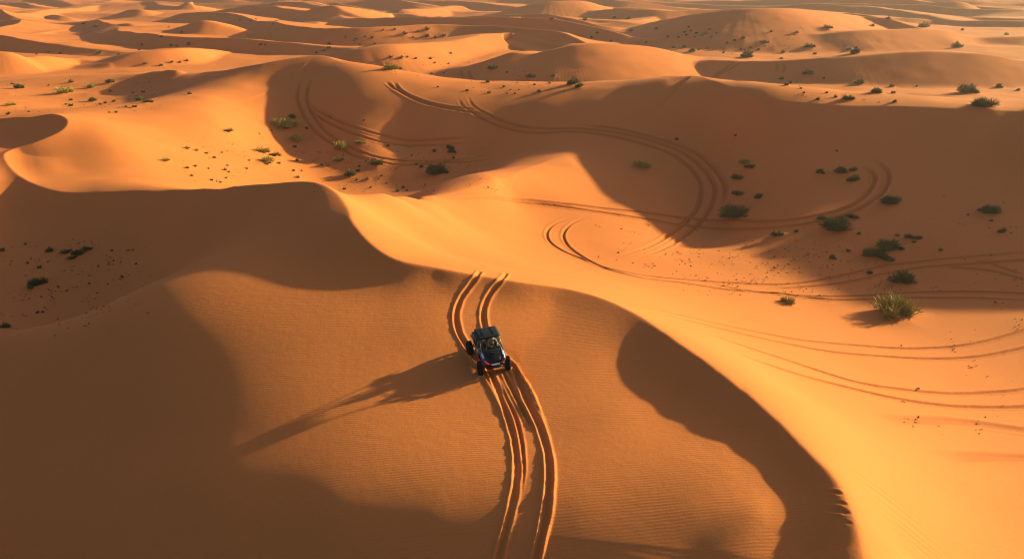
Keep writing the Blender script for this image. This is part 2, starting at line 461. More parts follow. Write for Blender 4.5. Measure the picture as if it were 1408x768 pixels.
NEAR_L = [(672, 507), (684, 535), (697, 570), (707, 605), (711, 640), (707, 680), (698, 720), (685, 768), (676, 800)]
NEAR_R = [(706, 504), (722, 545), (738, 577), (749, 607), (755, 640), (754, 680), (748, 720), (737, 768), (729, 800)]
UP_L = [(660, 373), (655, 381), (644, 396), (633, 412), (627, 432), (630, 455), (641, 475), (655, 495), (672, 507)]
UP_R = [(696, 375), (691, 383), (680, 396), (669, 412), (664, 432), (668, 455), (680, 480), (706, 504)]
nearpolys = {}
nearpolys['L'] = carve(NEAR_L, 0.050, 0.085, 0.85, 0.4, .0, .0, trk=.12)
nearpolys['R'] = carve(NEAR_R, 0.055, 0.09, 1.1, 0.4, .0, .0, trk=.12)
carve([(684, 520), (696, 548), (709, 575), (716, 605), (719, 640), (714, 680)], 0.04, 0.06, 0.8, 0.5, .15, .3)
carve([(690, 508), (706, 540), (722, 570), (736, 595)], 0.04, 0.06, 0.8, 0.5, .1, .4)
carve([(708, 503), (717, 515), (729, 535), (737, 552), (744, 568), (752, 590)], -0.085, 0.06, 0.0, 0.9, .08, .4, trk=0)
carve([(664, 515), (672, 530), (682, 550), (692, 570)], -0.05, 0.05, 0.0, 0.9, .1, .4, trk=0)
carve(UP_L, 0.065, 0.095, 0.75, 0.35, .0, .0, trk=.12)
carve(UP_R, 0.065, 0.095, 0.75, 0.35, .0, .0, trk=.12)
TR = [
    [(530, 112), (547, 125), (577, 140), (610, 148), (637, 153), (665, 157)],
    [(542, 113), (550, 124), (573, 136), (605, 145), (628, 148), (655, 151)],
    [(630, 135), (637, 147), (657, 160), (687, 173), (723, 182), (753, 183), (790, 181), (837, 187), (887, 199), (925, 213), (950, 232), (962, 249), (964, 263), (960, 284), (943, 305), (918, 324), (891, 339), (850, 352)],
    [(643, 133), (652, 147), (677, 160), (710, 172), (743, 177), (790, 177), (837, 181), (887, 191), (933, 207), (956, 222), (972, 238), (982, 255), (983, 268), (977, 286), (964, 305), (943, 322), (918, 339), (880, 354)],
    [(790, 172), (837, 175), (887, 186), (939, 202), (963, 214), (980, 229), (993, 246), (998, 263), (993, 285)],
    [(597, 271), (683, 273), (770, 284), (853, 296), (933, 309), (985, 315), (1027, 316), (1080, 312), (1129, 305), (1167, 294), (1196, 278), (1214, 264), (1222, 244), (1214, 228), (1192, 216)],
    [(637, 270), (703, 273), (770, 280), (853, 289), (937, 299), (1006, 305), (1047, 305), (1085, 303), (1142, 293), (1174, 281), (1192, 266), (1203, 247), (1196, 234), (1177, 228)],
    [(790, 299), (766, 306), (753, 316), (753, 329), (770, 343), (800, 356), (837, 371), (887, 383), (939, 389), (1005, 399), (1071, 404), (1138, 412), (1205, 411), (1271, 409), (1408, 412), (1480, 414)],
    [(812, 297), (788, 306), (775, 319), (777, 333), (793, 348), (820, 363), (853, 373), (903, 381), (939, 384), (1005, 389), (1078, 391), (1138, 383), (1205, 368), (1271, 359), (1408, 348), (1480, 342)],
    [(1480, 354), (1408, 358), (1321, 364), (1271, 367), (1221, 375), (1171, 387), (1111, 394), (1050, 397)],
    [(1480, 405), (1408, 403), (1305, 401), (1238, 403), (1171, 407), (1105, 407), (1038, 401), (971, 389)],
    [(1340, 358), (1365, 364), (1408, 378)], [(1300, 368), (1331, 369), (1371, 374), (1420, 388)],
    [(846, 412), (938, 434), (1038, 456), (1105, 468), (1171, 474), (1238, 479), (1305, 477), (1355, 469), (1408, 454), (1470, 430)],
    [(860, 422), (938, 439), (1038, 463), (1138, 483), (1205, 489), (1271, 493), (1338, 491), (1408, 478), (1480, 455)],
    [(972, 458), (1026, 477), (1094, 499), (1171, 524), (1238, 535), (1305, 541), (1371, 539), (1408, 535), (1480, 520)],
    [(1000, 480), (1088, 512), (1171, 534), (1238, 549), (1305, 558), (1371, 560), (1408, 559), (1480, 552)],
    [(413, 110), (411, 120), (409, 136), (414, 151), (425, 170), (441, 186), (459, 198), (480, 210), (502, 219), (537, 226), (564, 227), (605, 224), (651, 222), (685, 216)],
    [(428, 108), (424, 120), (422, 136), (427, 151), (439, 170), (461, 190), (482, 202), (509, 214), (541, 220), (582, 222), (628, 220), (673, 213)],
    [(414, 143), (434, 157), (464, 174), (491, 186), (525, 196), (559, 200), (605, 200), (651, 195)],
    [(425, 143), (446, 156), (473, 169), (502, 180), (537, 189), (578, 193), (616, 191), (651, 188)],
    [(1018, 86), (1001, 97), (988, 103), (982, 110)], [(1009, 86), (993, 97), (984, 103), (978, 108)],
    [(1066, 87), (1070, 93), (1066, 99)], [(1075, 87), (1080, 93), (1076, 100)],
    [(633, 97), (637, 107), (650, 121)], [(645, 97), (647, 107), (658, 119)],
]
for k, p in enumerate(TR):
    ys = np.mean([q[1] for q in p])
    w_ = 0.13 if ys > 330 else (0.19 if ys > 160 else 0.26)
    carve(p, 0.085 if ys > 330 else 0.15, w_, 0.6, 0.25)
# broad wind folds low on the bright slope
carve([(1210, 576), (1238, 577), (1322, 580), (1408, 592), (1480, 600)], 0.06, 0.30, 0.5, 0, .3, .1)
carve([(1290, 630), (1338, 628), (1408, 630), (1470, 634)], 0.05, 0.30, 0.5, 0, .3, .1)
# small slumps where the crest has slipped
for (x0, y0, x1, y1, dp, w_) in ((1132, 676, 1160, 679, .05, .07), (1143, 689, 1166, 694, .035, .05), (1134, 698, 1170, 706, .07, .08), (1154, 716, 1172, 720, .03, .05)):
    carve([(x0, y0), ((x0 + x1) / 2, (y0 + y1) / 2 - 1.5), (x1, y1)], dp, w_, 0.5, 1.0, .8, .3, trk=.2)
# old wind-blown lines across the bright slope
for k in range(9):
    x0 = 1160 + k * 9; y0 = 640 + k * 13
    carve([(x0, y0), (x0 + 60, y0 + 40 + k * 2), (x0 + 130, y0 + 95 + k * 3)], 0.012, 0.10 + .03 * (k % 3), 0.6, 0.5, .3, .5, trk=0)
# ---------------------------------------------------------------- shrubs: where they stand
# region -> (phrase, [(px, py of the base, width px, own label or None)])
SH = {
 'bowl': ('in the right hollow', [
   (1228, 434, 60, 'large golden green shrub, biggest of all, casting a shadow on lit sand by the tracks'),
   (1240, 388, 34, 'round dark olive shrub just above the wheel tracks at the edge of the shade'),
   (1083, 417, 20, 'small bright yellow green tuft alone on the lit sand left of the biggest shrub'),
   (1150, 317, 42, 'wide dark green mound shrub beside the end of the curved track pair'),
   (1172, 300, 16, None), (1181, 323, 10, None), (1130, 303, 14, 'small dark shrub sitting right on the curved wheel track in the hollow'),
   (1203, 354, 32, 'dark green shrub, lower left member of the sprawling clump in the right hollow'),
   (1226, 344, 34, 'olive green shrub, upper right member of the sprawling clump in the right hollow'),
   (1219, 360, 20, 'small dark shrub at the foot of the sprawling clump in the right hollow'),
   (1233, 325, 10, None), (1250, 328, 13, None), (1256, 334, 8, None), (1263, 329, 12, None), (1293, 345, 11, None), (1166, 346, 10, None), (1145, 356, 12, None),
   (1068, 325, 17, 'low dark shrub below the long track pair, right of the round tuft mound'), (1095, 319, 9, None), (1195, 376, 12, None),
   (1013, 301, 42, 'bushy olive mound right of the big looping tracks, half buried in drifted sand'),
   (1015, 269, 15, None), (1043, 273, 15, None), (1014, 247, 18, 'low flat tuft right of the top of the looping tracks'),
   (1024, 226, 18, 'pale green tuft pair member high in the hollow, upper one'), (1031, 232, 15, 'pale green tuft high in the hollow, just below its twin'),
   (884, 231, 24, 'bright yellow green tuft on the lit sand inside the big curve of tracks'),
   (930, 193, 10, None), (1128, 239, 15, 'dark shrub at the left end of the row of four high in the hollow'), (1155, 238, 22, 'widest dark shrub of the row of four high in the hollow'),
   (1172, 236, 13, 'dark shrub at the right end of the row of four high in the hollow'), (1172, 250, 18, 'dark shrub just below the row of shrubs high in the hollow'),
   (1224, 281, 27, 'round green shrub alone on the shaded slope above the clumped shrubs'),
   (1357, 293, 27, 'dark green shrub near the right edge with a sand drift trailing behind it'), (1331, 296, 6, None), (1363, 304, 8, None), (1377, 320, 14, None), (1011, 187, 6, None), (1150, 208, 6, None)]),
 'back_right': ('just beyond the long right ridge', [
   (1204, 129, 20, 'dark green mound shrub in the shade just beyond the long ridge'), (1181, 116, 16, None), (1225, 120, 10, None), (1228, 129, 10, None),
   (1333, 129, 26, 'dark green shrub with sand drift, left of the roundest one beyond the ridge'), (1352, 148, 32, 'round dark green shrub rising right behind the long ridge near the right edge'),
   (1374, 121, 12, None), (1111, 103, 15, None), (1133, 108, 6, None), (1081, 118, 9, None), (1075, 110, 10, None), (1087, 114, 7, None), (1125, 137, 8, None), (1166, 138, 16, None),
   (1148, 134, 7, None), (1137, 128, 6, None), (1230, 141, 10, None), (1105, 128, 5, None), (1101, 122, 5, None), (1260, 119, 5, None), (1400, 125, 9, None)]),
 'far_right': ('on the far right dune flank', [
   (1176, 75, 20, None), (1168, 69, 9, None), (1113, 66, 14, None), (1077, 73, 9, None), (1026, 80, 22, None), (1050, 60, 12, None), (1074, 81, 8, None), (976, 41, 8, None),
   (1095, 46, 9, None), (1138, 40, 12, None), (1200, 37, 9, None), (1269, 39, 16, None), (1221, 27, 10, None), (1316, 66, 14, None), (1323, 42, 7, None), (1383, 48, 8, None),
   (951, 72, 12, None), (961, 69, 5, None), (973, 67, 4, None), (995, 73, 5, None), (1021, 54, 10, None), (1018, 68, 5, None), (941, 45, 8, None), (950, 43, 6, None), (958, 46, 8, None),
   (944, 49, 5, None), (965, 50, 10, None), (955, 52, 5, None), (970, 47, 6, None), (947, 38, 5, None), (985, 46, 4, None), (1010, 56, 7, None), (1000, 60, 5, None), (1060, 44, 6, None),
   (926, 66, 8, None), (940, 66, 9, None), (1120, 75, 8, None), (1043, 69, 6, None), (1032, 66, 5, None), (1316, 60, 8, None), (933, 52, 5, None), (978, 52, 7, None)]),
 'mid': ('behind the middle of the ridge', [
   (677, 96, 14, None), (730, 107, 13, None), (787, 117, 19, 'round dark green shrub in the shade behind the middle of the ridge'), (796, 121, 17, 'low dark shrub touching the round one behind the middle of the ridge'),
   (760, 106, 9, None), (741, 127, 10, None), (755, 115, 6, None), (735, 117, 6, None), (697, 100, 5, None), (670, 114, 9, None), (693, 120, 6, None), (672, 128, 8, None),
   (697, 129, 5, None), (708, 129, 5, None), (642, 125, 8, None), (602, 120, 5, None), (538, 97, 22, 'low yellow green straggling shrub just beyond the bright rim of the peak'), (550, 95, 8, None), (593, 102, 8, None), (598, 87, 5, None),
   (617, 88, 4, None), (620, 74, 7, None), (552, 81, 10, None), (538, 80, 9, None), (572, 81, 6, None), (592, 81, 7, None), (560, 79, 5, None), (610, 101, 5, None), (702, 124, 4, None), (713, 124, 4, None)]),
 'far_mid': ('among the top centre dunes', [
   (587, 42, 11, None), (557, 48, 11, None), (587, 51, 10, None), (611, 50, 9, None), (758, 28, 10, None), (805, 28, 9, None), (845, 26, 9, None), (865, 27, 9, None), (778, 28, 8, None),
   (821, 47, 9, None), (813, 52, 6, None), (840, 57, 8, None), (888, 59, 6, None), (903, 40, 8, None), (918, 51, 8, None), (868, 44, 9, None), (543, 41, 6, None), (527, 42, 5, None),
   (574, 44, 5, None), (568, 52, 5, None), (598, 52, 6, None), (490, 54, 6, None), (502, 51, 6, None), (512, 53, 7, None), (487, 57, 5, None), (515, 61, 6, None), (495, 62, 5, None), (475, 50, 4, None)]),
 'valley': ('in the dark middle hollow', [
   (469, 207, 17, 'tall upright yellow green bush at the left end of the middle hollow'), (496, 198, 14, 'pale round tuft right of the tall upright bush'),
   (466, 222, 15, None), (518, 227, 18, 'small dark green bush between the two track pairs of the middle hollow'), (482, 242, 20, 'dark green shrub low in the middle hollow near the bright rim'), (493, 236, 9, None),
   (505, 247, 9, None), (490, 248, 6, None), (474, 260, 7, None), (525, 242, 5, None), (534, 201, 7, None), (573, 227, 9, None), (580, 231, 9, None), (597, 209, 10, None),
   (622, 211, 15, 'dark tuft on the slope, lower of two beside the faint tracks'), (619, 205, 12, 'dark tuft on the slope, upper of two beside the faint tracks'), (624, 218, 6, None), (604, 240, 30, 'dark green windswept shrub, widest in the middle hollow'), (566, 214, 4, None),
   (542, 221, 5, None), (584, 254, 4, None), (547, 263, 8, None), (555, 258, 7, None), (503, 222, 5, None), (494, 229, 6, None), (442, 227, 6, None), (451, 228, 4, None),
   (454, 161, 7, None), (440, 210, 6, None), (500, 166, 5, None), (521, 246, 4, None), (531, 252, 4, None), (560, 262, 5, None), (510, 258, 5, None)]),
 'slope': ('on the lit left slope', [
   (391, 176, 32, 'golden bush on the lit slope with a long shadow to its left, largest there'), (402, 163, 14, 'small dark tuft just above the golden bush on the lit slope'), (393, 180, 10, None), (422, 178, 9, None), (373, 180, 5, None), (357, 184, 4, None),
   (314, 182, 12, 'lone green tuft high on the lit slope with a long shadow'), (406, 194, 20, 'green shrub on the lit slope right below the golden bush'), (405, 203, 9, None),
   (362, 211, 20, 'low green shrub on the lit slope, upper one of a close trio'), (377, 216, 14, 'low green shrub on the lit slope, right one of a close trio'), (384, 214, 8, None), (368, 225, 24, 'low brownish shrub on the lit slope, bottom one of a close trio'), (383, 225, 8, None),
   (228, 222, 13, 'lone green tuft lowest on the left of the lit slope'), (258, 205, 10, None), (271, 208, 10, None), (284, 211, 8, None), (294, 217, 8, None), (305, 210, 5, None), (269, 229, 7, None),
   (258, 232, 9, None), (287, 232, 5, None), (263, 242, 7, None), (309, 234, 7, None), (315, 237, 5, None), (291, 248, 7, None), (303, 251, 6, None), (339, 232, 5, None), (311, 245, 6, None),
   (313, 228, 5, None), (409, 221, 7, None), (410, 245, 9, None), (404, 235, 7, None), (415, 235, 4, None), (343, 221, 5, None)]),
 'left_flat': ('in the far left hollow', [
   (15, 146, 15, None), (27, 122, 14, None), (12, 158, 9, None), (17, 116, 8, None), (90, 129, 24, 'spreading yellow green shrub on the lit side of the far left hollow'), (97, 114, 10, None),
   (125, 121, 12, 'bright yellow shrub standing on the shadow edge of the far left hollow'), (152, 114, 12, None), (152, 126, 6, None), (67, 118, 5, None), (97, 138, 8, None), (98, 147, 10, None), (127, 140, 14, None), (138, 144, 7, None),
   (145, 142, 7, None), (197, 128, 9, None), (193, 139, 14, None), (203, 141, 13, None), (185, 148, 10, None), (183, 128, 5, None), (260, 130, 9, None), (173, 147, 6, None), (160, 155, 6, None),
   (150, 155, 5, None), (157, 140, 7, None), (91, 144, 6, None), (40, 154, 5, None), (210, 141, 6, None), (188, 133, 5, None)]),
 'far_left': ('among the top left dunes', [
   (83, 74, 7, None), (137, 74, 9, None), (163, 75, 5, None), (67, 72, 4, None), (192, 69, 6, None), (195, 62, 5, None), (50, 75, 5, None), (222, 91, 9, None), (200, 88, 8, None), (247, 86, 6, None),
   (237, 86, 6, None), (257, 84, 6, None), (223, 51, 7, None), (235, 63, 6, None), (243, 64, 6, None), (260, 62, 9, None), (250, 45, 5, None), (115, 34, 9, None), (132, 38, 10, None), (453, 61, 7, None),
   (452, 66, 8, None), (445, 70, 8, None), (435, 73, 5, None), (375, 34, 4, None), (357, 62, 8, None), (365, 62, 5, None), (330, 28, 5, None), (345, 30, 5, None), (352, 27, 4, None), (232, 38, 4, None), (475, 52, 4, None)]),
 'dark_left': ('in the dark near left hollow', [
   (4, 345, 10, None), (69, 346, 14, 'dark shrub with a pale drift, left one of three in the dark left hollow'), (55, 369, 10, None), (92, 348, 15, 'dark shrub, middle one of three in the dark left hollow'),
   (110, 351, 22, 'largest dark shrub of three side by side in the dark left hollow'), (101, 357, 13, 'dark shrub tucked under the largest one in the dark left hollow'), (121, 345, 13, 'dark shrub right behind the largest one in the dark left hollow'),
   (51, 393, 26, 'wide dark green mound alone near the bottom of the dark left hollow'), (42, 398, 12, None),
   (154, 345, 6, None), (183, 344, 5, None), (135, 366, 5, None), (187, 363, 6, None), (168, 381, 7, None), (148, 391, 4, None), (92, 400, 5, None), (123, 390, 5, None), (146, 357, 3, None),
   (52, 430, 8, None), (59, 429, 6, None), (57, 408, 4, None), (71, 408, 4, None), (8, 451, 20, 'low dark shrub cut by the left edge behind the near dune shoulder'), (35, 336, 6, None), (38, 362, 6, None), (80, 394, 4, None)]),
}
shrub_sites = []
for reg, (phrase, L_) in SH.items():
    for (px, py, wd, lab) in L_:
        p = hit(px, py)
        depth = p[1] * CT + (HC - p[2]) * ST
        wu = wd / F * depth
        if p[1] > 900:
            continue
        shrub_sites.append([reg, phrase, px, py, wd, lab, p, wu])
# drifted sand under and behind the larger shrubs
for s_ in shrub_sites:
    wu, p = s_[7], s_[6]
    if s_[4] < 9:
        continue
    r = wu * 0.62
    wl = np.array([[p[0], p[1], 0], [p[0] + wu * 0.9, p[1] + wu * 0.25, 0]])
    D, T, SD = dist_grid(wl, r * 2.2)
    m = D < r * 2.2
    t = T[m]
    hgt = 0.10 * wu * (1 - 0.8 * t)
    ww = r * (1 - 0.5 * t)
    Z[m] += hgt * np.exp(-(D[m] / ww) ** 2)
# ---------------------------------------------------------------- helpers for objects
def tag(o, label=None, cat=None, group=None, kind=None):
    for k, v in (('label', label), ('category', cat), ('group', group), ('kind', kind)):
        if v:
            o[k] = v
    return o


def mesh(name, verts, faces, mat, parent=None, smooth=False):
    me = bpy.data.meshes.new(name)
    me.from_pydata([tuple(map(float, v)) for v in verts], [], faces)
    me.update()
    if smooth:
        me.polygons.foreach_set('use_smooth', np.ones(len(me.polygons), bool))
    if mat:
        me.materials.append(mat)
    o = bpy.data.objects.new(name, me); C.objects.link(o)
    if parent:
        o.parent = parent
    return o


def nodes(name):
    m = bpy.data.materials.new(name); m.use_nodes = True
    nt = m.node_tree
    return m, nt, nt.nodes['Principled BSDF']


def foliage_mat(name, c1, c2):
    m, nt, b = nodes(name)
    N, L = nt.nodes, nt.links
    oi = N.new('ShaderNodeObjectInfo'); tc = N.new('ShaderNodeTexCoord')
    nz = N.new('ShaderNodeTexNoise'); nz.inputs['Scale'].default_value = 3.0; nz.inputs['Detail'].default_value = 3
    L.new(tc.outputs['Object'], nz.inputs['Vector'])
    ad = N.new('ShaderNodeMath'); ad.operation = 'ADD'
    L.new(oi.outputs['Random'], ad.inputs[0]); L.new(nz.outputs['Fac'], ad.inputs[1])
    mu = N.new('ShaderNodeMath'); mu.operation = 'MULTIPLY'; mu.inputs[1].default_value = 0.55
    L.new(ad.outputs[0], mu.inputs[0])
    mx = N.new('ShaderNodeMix'); mx.data_type = 'RGBA'
    mx.inputs[6].default_value = c1; mx.inputs[7].default_value = c2
    L.new(mu.outputs[0], mx.inputs[0]); L.new(mx.outputs[2], b.inputs['Base Color'])
    b.inputs['Roughness'].default_value = 0.7
    b.inputs['Specular IOR Level'].default_value = 0.2
    return m


def plain(name, col, rough=0.5, metal=0.0, spec=0.5, var=0.12, scale=6.0, coat=0.0):
    m, nt, b = nodes(name)
    N, L = nt.nodes, nt.links
    tc = N.new('ShaderNodeTexCoord'); nz = N.new('ShaderNodeTexNoise')
    nz.inputs['Scale'].default_value = scale; nz.inputs['Detail'].default_value = 4
    L.new(tc.outputs['Object'], nz.inputs['Vector'])
    mx = N.new('ShaderNodeMix'); mx.data_type = 'RGBA'
    mx.inputs[6].default_value = tuple(c * (1 - var) for c in col) + (1,)
    mx.inputs[7].default_value = tuple(min(1, c * (1 + var)) for c in col) + (1,)
    L.new(nz.outputs['Fac'], mx.inputs[0]); L.new(mx.outputs[2], b.inputs['Base Color'])
    b.inputs['Roughness'].default_value = rough; b.inputs['Metallic'].default_value = metal
    b.inputs['Specular IOR Level'].default_value = spec; b.inputs['Coat Weight'].default_value = coat
    return m


M_leaf = foliage_mat('dry_leaves', (0.065, 0.072, 0.02, 1), (0.16, 0.145, 0.04, 1))
M_leaf_sunlit = foliage_mat('sunlit_leaves', (0.17, 0.15, 0.03, 1), (0.50, 0.39, 0.08, 1))  # sunlight painted into the leaf colour; a few pale shrubs share it
M_stem = plain('dry_stem', (0.12, 0.075, 0.04), 0.9)


def blades(rng, n, ln, wd, hgt, spread, clumps):
    V, Fc = [], []
    cc = [(rng.uniform(-1, 1) * spread, rng.uniform(-1, 1) * spread * 0.8, rng.uniform(.55, 1.0)) for _ in range(clumps)]
    cc[0] = (0, 0, 1.0)
    for _ in range(n):
        cx, cy, cs = rng.choice(cc)
        a = rng.uniform(0, 2 * math.pi); el = math.acos(rng.uniform(0.02, 0.98))
        el = math.pi / 2 - el * 0.98
        dx, dy, dz = math.cos(a) * math.cos(el), math.sin(a) * math.cos(el), math.sin(el)
        r0 = rng.uniform(0.0, 0.75) ** 0.8 * cs
        l = ln * rng.uniform(.5, 1.1) * cs
        R = 0.34 * cs
        b = Vector((cx + dx * R * r0, cy + dy * R * r0, dz * hgt * r0 * cs * 0.8))
        d = Vector((dx, dy, dz * hgt * 1.6 + 0.25)).normalized()
        d = (d + Vector((rng.gauss(0, .35), rng.gauss(0, .35), rng.gauss(0, .25)))).normalized()
        s = d.cross(Vector((rng.gauss(0, 1), rng.gauss(0, 1), rng.gauss(0, 1)))).normalized() * wd * rng.uniform(.6, 1.3)
        k = len(V)
        m1 = b + d * l * .55; e = b + d * l + Vector((0, 0, -l * .12))
        V += [b - s * .5, b + s * .5, m1 + s * .6, m1 - s * .6, e]
        Fc += [(k, k + 1, k + 2, k + 3), (k + 3, k + 2, k + 4)]
    return V, Fc


def stems(rng, n, ln):
    V, Fc = [], []
    for _ in range(n):
        a = rng.uniform(0, 2 * math.pi); t = rng.uniform(.2, 1.1)
        d = Vector((math.cos(a) * t, math.sin(a) * t, 1)).normalized()
        s = d.orthogonal().normalized(); u = d.cross(s)
        p0, p1 = Vector((math.cos(a) * .03, math.sin(a) * .03, -.04)), d * ln * rng.uniform(.6, 1)
        k = len(V)
        for j in range(4):
            q = s * math.cos(j * math.pi / 2) + u * math.sin(j * math.pi / 2)
            V.append(p0 + q * .018)
        V.append(p1)
        for j in range(4):
            Fc.append((k + j, k + (j + 1) % 4, k + 4))
    return V, Fc


protos = {'big': [], 'mid': [], 'small': []}
rg = random.Random(5)
for kind_, cfg in (('big', (3000, .20, .013, .62, .42, 11)), ('mid', (900, .22, .024, .62, .32, 6)), ('small', (170, .28, .055, .55, .16, 3))):
    for v_ in range(4):
        n_, ln_, wd_, h_, sp_, cl_ = cfg
        V, Fc = blades(rg, n_, ln_, wd_, h_, sp_, cl_)
        me = bpy.data.meshes.new('foliage'); me.from_pydata([tuple(v) for v in V], [], Fc); me.update()
        st_ = None
        if kind_ != 'small':
            V2, F2 = stems(rg, 14, .42)
            st_ = bpy.data.meshes.new('stem'); st_.from_pydata([tuple(v) for v in V2], [], F2); st_.update(); st_.materials.append(M_stem)
        me2 = me.copy()
        me.materials.append(M_leaf); me2.materials.append(M_leaf_sunlit)
        protos[kind_].append((me, me2, st_))

ORD = ['first', 'second', 'third', 'fourth', 'fifth', 'sixth', 'seventh', 'eighth', 'ninth', 'tenth', 'eleventh', 'twelfth', 'thirteenth', 'fourteenth',
       'fifteenth', 'sixteenth', 'seventeenth', 'eighteenth', 'nineteenth', 'twentieth', 'twenty-first', 'twenty-second', 'twenty-third', 'twenty-fourth',
       'twenty-fifth', 'twenty-sixth', 'twenty-seventh', 'twenty-eighth', 'twenty-ninth', 'thirtieth', 'thirty-first', 'thirty-second', 'thirty-third']
byreg = {}
for s_ in shrub_sites:
    if s_[5] is None and s_[4] >= 8:
        byreg.setdefault(s_[0], []).append(s_)
for reg, L_ in byreg.items():
    L_.sort(key=lambda q: q[2])
    for i_, s_ in enumerate(L_):
        s_[5] = '%s from left of the small tufts %s' % (ORD[i_], s_[1])
SUNLIT_PALE = {(1228, 434), (1083, 417), (884, 231), (391, 176), (538, 97), (90, 129), (125, 121), (469, 207), (228, 222), (362, 211), (406, 194), (258, 205), (271, 208), (454, 161), (440, 210), (368, 225), (1024, 226), (15, 146), (496, 198)}  # shrubs standing in sun, plus some pale ones, given the brighter painted leaves
for s_ in shrub_sites:
    reg, phrase, px, py, wd, lab, p, wu = s_
    z = float(zat(p[0], p[1]))
    kind_ = 'big' if wd >= 26 else ('mid' if wd >= 12 else 'small')
    me, me2, st_ = rg.choice(protos[kind_])
    sunlit_pale = (px, py) in SUNLIT_PALE
    fm = me2 if sunlit_pale else me
    sc_ = wu * S * (0.98 if kind_ == 'big' else 1.05)
    hs = rg.uniform(.85, 1.2) * (1.25 if wd < 8 else 1.0)
    if (px, py) == (469, 207):
        hs = 2.0
    loc = (p[0] * S, p[1] * S, z * S - 0.03 * sc_)
    if st_ is None:
        o = bpy.data.objects.new('scrub_tuft', fm); C.objects.link(o)
        top = o
    else:
        top = bpy.data.objects.new('desert_shrub', None); C.objects.link(top)
        top.empty_display_size = 0.2
        a_ = bpy.data.objects.new('foliage', fm); C.objects.link(a_); a_.parent = top
        b_ = bpy.data.objects.new('stem', st_); C.objects.link(b_); b_.parent = top
    top.location = loc; top.rotation_euler = (0, 0, rg.uniform(-.5, .5) + rg.choice((0, math.pi)))
    top.scale = (sc_, sc_ * rg.uniform(.75, 1.0), sc_ * hs * 0.9)
    if lab is None:
        lab = 'tiny dark scrub tuft ' + phrase
        tag(top, lab, 'tuft', 'tiny scrub tufts ' + phrase)
    else:
        tag(top, lab, 'shrub' if wd >= 14 else 'tuft', 'shrubs and tufts ' + phrase)

# ---------------------------------------------------------------- loose grit and dry litter on the hollow floors (uncountable)
rn = np.random.RandomState(3)
zones = [((930, 1230), (330, 410), 420), ((1000, 1400), (300, 420), 260), ((800, 960), (300, 370), 130), ((430, 680), (200, 265), 420), ((250, 420), (190, 250), 130), ((5, 210), (330, 450), 320),
         ((700, 800), (95, 128), 90), ((640, 760), (85, 128), 120), ((930, 1100), (35, 80), 260), ((1080, 1240), (90, 140), 120), ((0, 220), (105, 155), 180), ((1240, 1408), (440, 600), 90), ((520, 640), (75, 105), 120), ((860, 1408), (225, 330), 90)]
V, Fc = [], []
for (x0, x1), (y0, y1), n_ in zones:
    ncl = max(3, n_ // 14)
    cl = np.stack([rn.uniform(x0, x1, ncl), rn.uniform(y0, y1, ncl)], 1)
    for _ in range(n_):
        if rn.rand() < .6:
            c = cl[rn.randint(ncl)] + rn.normal(0, 1, 2) * np.array([(x1 - x0) * .03, (y1 - y0) * .03])
        else:
            c = np.array([rn.uniform(x0, x1), rn.uniform(y0, y1)])
        p = hit(c[0], c[1])
        if p[1] > 600:
            continue
        x, y = p[0] * S, p[1] * S
        z = float(zat(p[0], p[1])) * S
        r = abs(rn.normal(0, 1)) * 0.028 + 0.015 + 0.0004 * y * rn.rand()
        k = len(V)
        for _k in range(5):
            V.append((x + rn.normal(0, r), y + rn.normal(0, r), z + abs(rn.normal(0, r * .7))))
        V.append((x, y, z + r * 1.3))
        Fc += [(k, k + 1, k + 5), (k + 1, k + 2, k + 5), (k + 2, k + 3, k + 5), (k + 3, k + 4, k + 5)]
M_lit = plain('dry_litter', (0.13, 0.075, 0.035), 0.95, spec=0.1, var=.4, scale=.6)
tag(mesh('dry_litter', V, Fc, M_lit), 'dark specks of dry plant litter and grit strewn over the hollow floors', 'litter', kind='stuff')
# ---------------------------------------------------------------- geometry helpers for the vehicle
def tube(path, r, n=8, closed=False):
    P = [Vector(p) for p in path]
    V, Fc = [], []
    m = len(P)
    prev = None
    for i, p in enumerate(P):
        a = P[(i - 1) % m] if (closed or i > 0) else p
        b = P[(i + 1) % m] if (closed or i < m - 1) else p
        d = (b - a).normalized()
        s = d.cross(Vector((0, 0, 1)))
        if s.length < 1e-3:
            s = d.cross(Vector((0, 1, 0)))
        s.normalize()
        if prev is not None and s.dot(prev) < 0:
            s = -s
        prev = s
        u = d.cross(s)
        rr = r[i] if isinstance(r, (list, tuple)) else r
        for j in range(n):
            t = 2 * math.pi * j / n
            V.append(p + (s * math.cos(t) + u * math.sin(t)) * rr)
    for i in range(m if closed else m - 1):
        for j in range(n):
            a, b = i * n + j, i * n + (j + 1) % n
            c, d_ = ((i + 1) % m) * n + (j + 1) % n, ((i + 1) % m) * n + j
            Fc.append((a, b, c, d_))
    if not closed:
        Fc.append(tuple(range(n))[::-1]); Fc.append(tuple((m - 1) * n + j for j in range(n)))
    return V, Fc


def join(*parts):
    V, Fc = [], []
    for v, f in parts:
        k = len(V)
        V += list(v); Fc += [tuple(i + k for i in q) for q in f]
    return V, Fc


def rbox(c, s, rot=None, bev=0.02):
    import bmesh
    bm = bmesh.new()
    bmesh.ops.create_cube(bm, size=1)
    for v in bm.verts:
        v.co = Vector((v.co.x * s[0], v.co.y * s[1], v.co.z * s[2]))
    if bev:
        bmesh.ops.bevel(bm, geom=bm.edges[:], offset=min(bev, min(s) * .45), segments=2, affect='EDGES')
    R = rot.to_matrix() if rot else Matrix.Identity(3)
    V = [R @ v.co + Vector(c) for v in bm.verts]
    bm.verts.index_update()
    Fc = [tuple(v.index for v in f.verts) for f in bm.faces]
    bm.free()
    return V, Fc


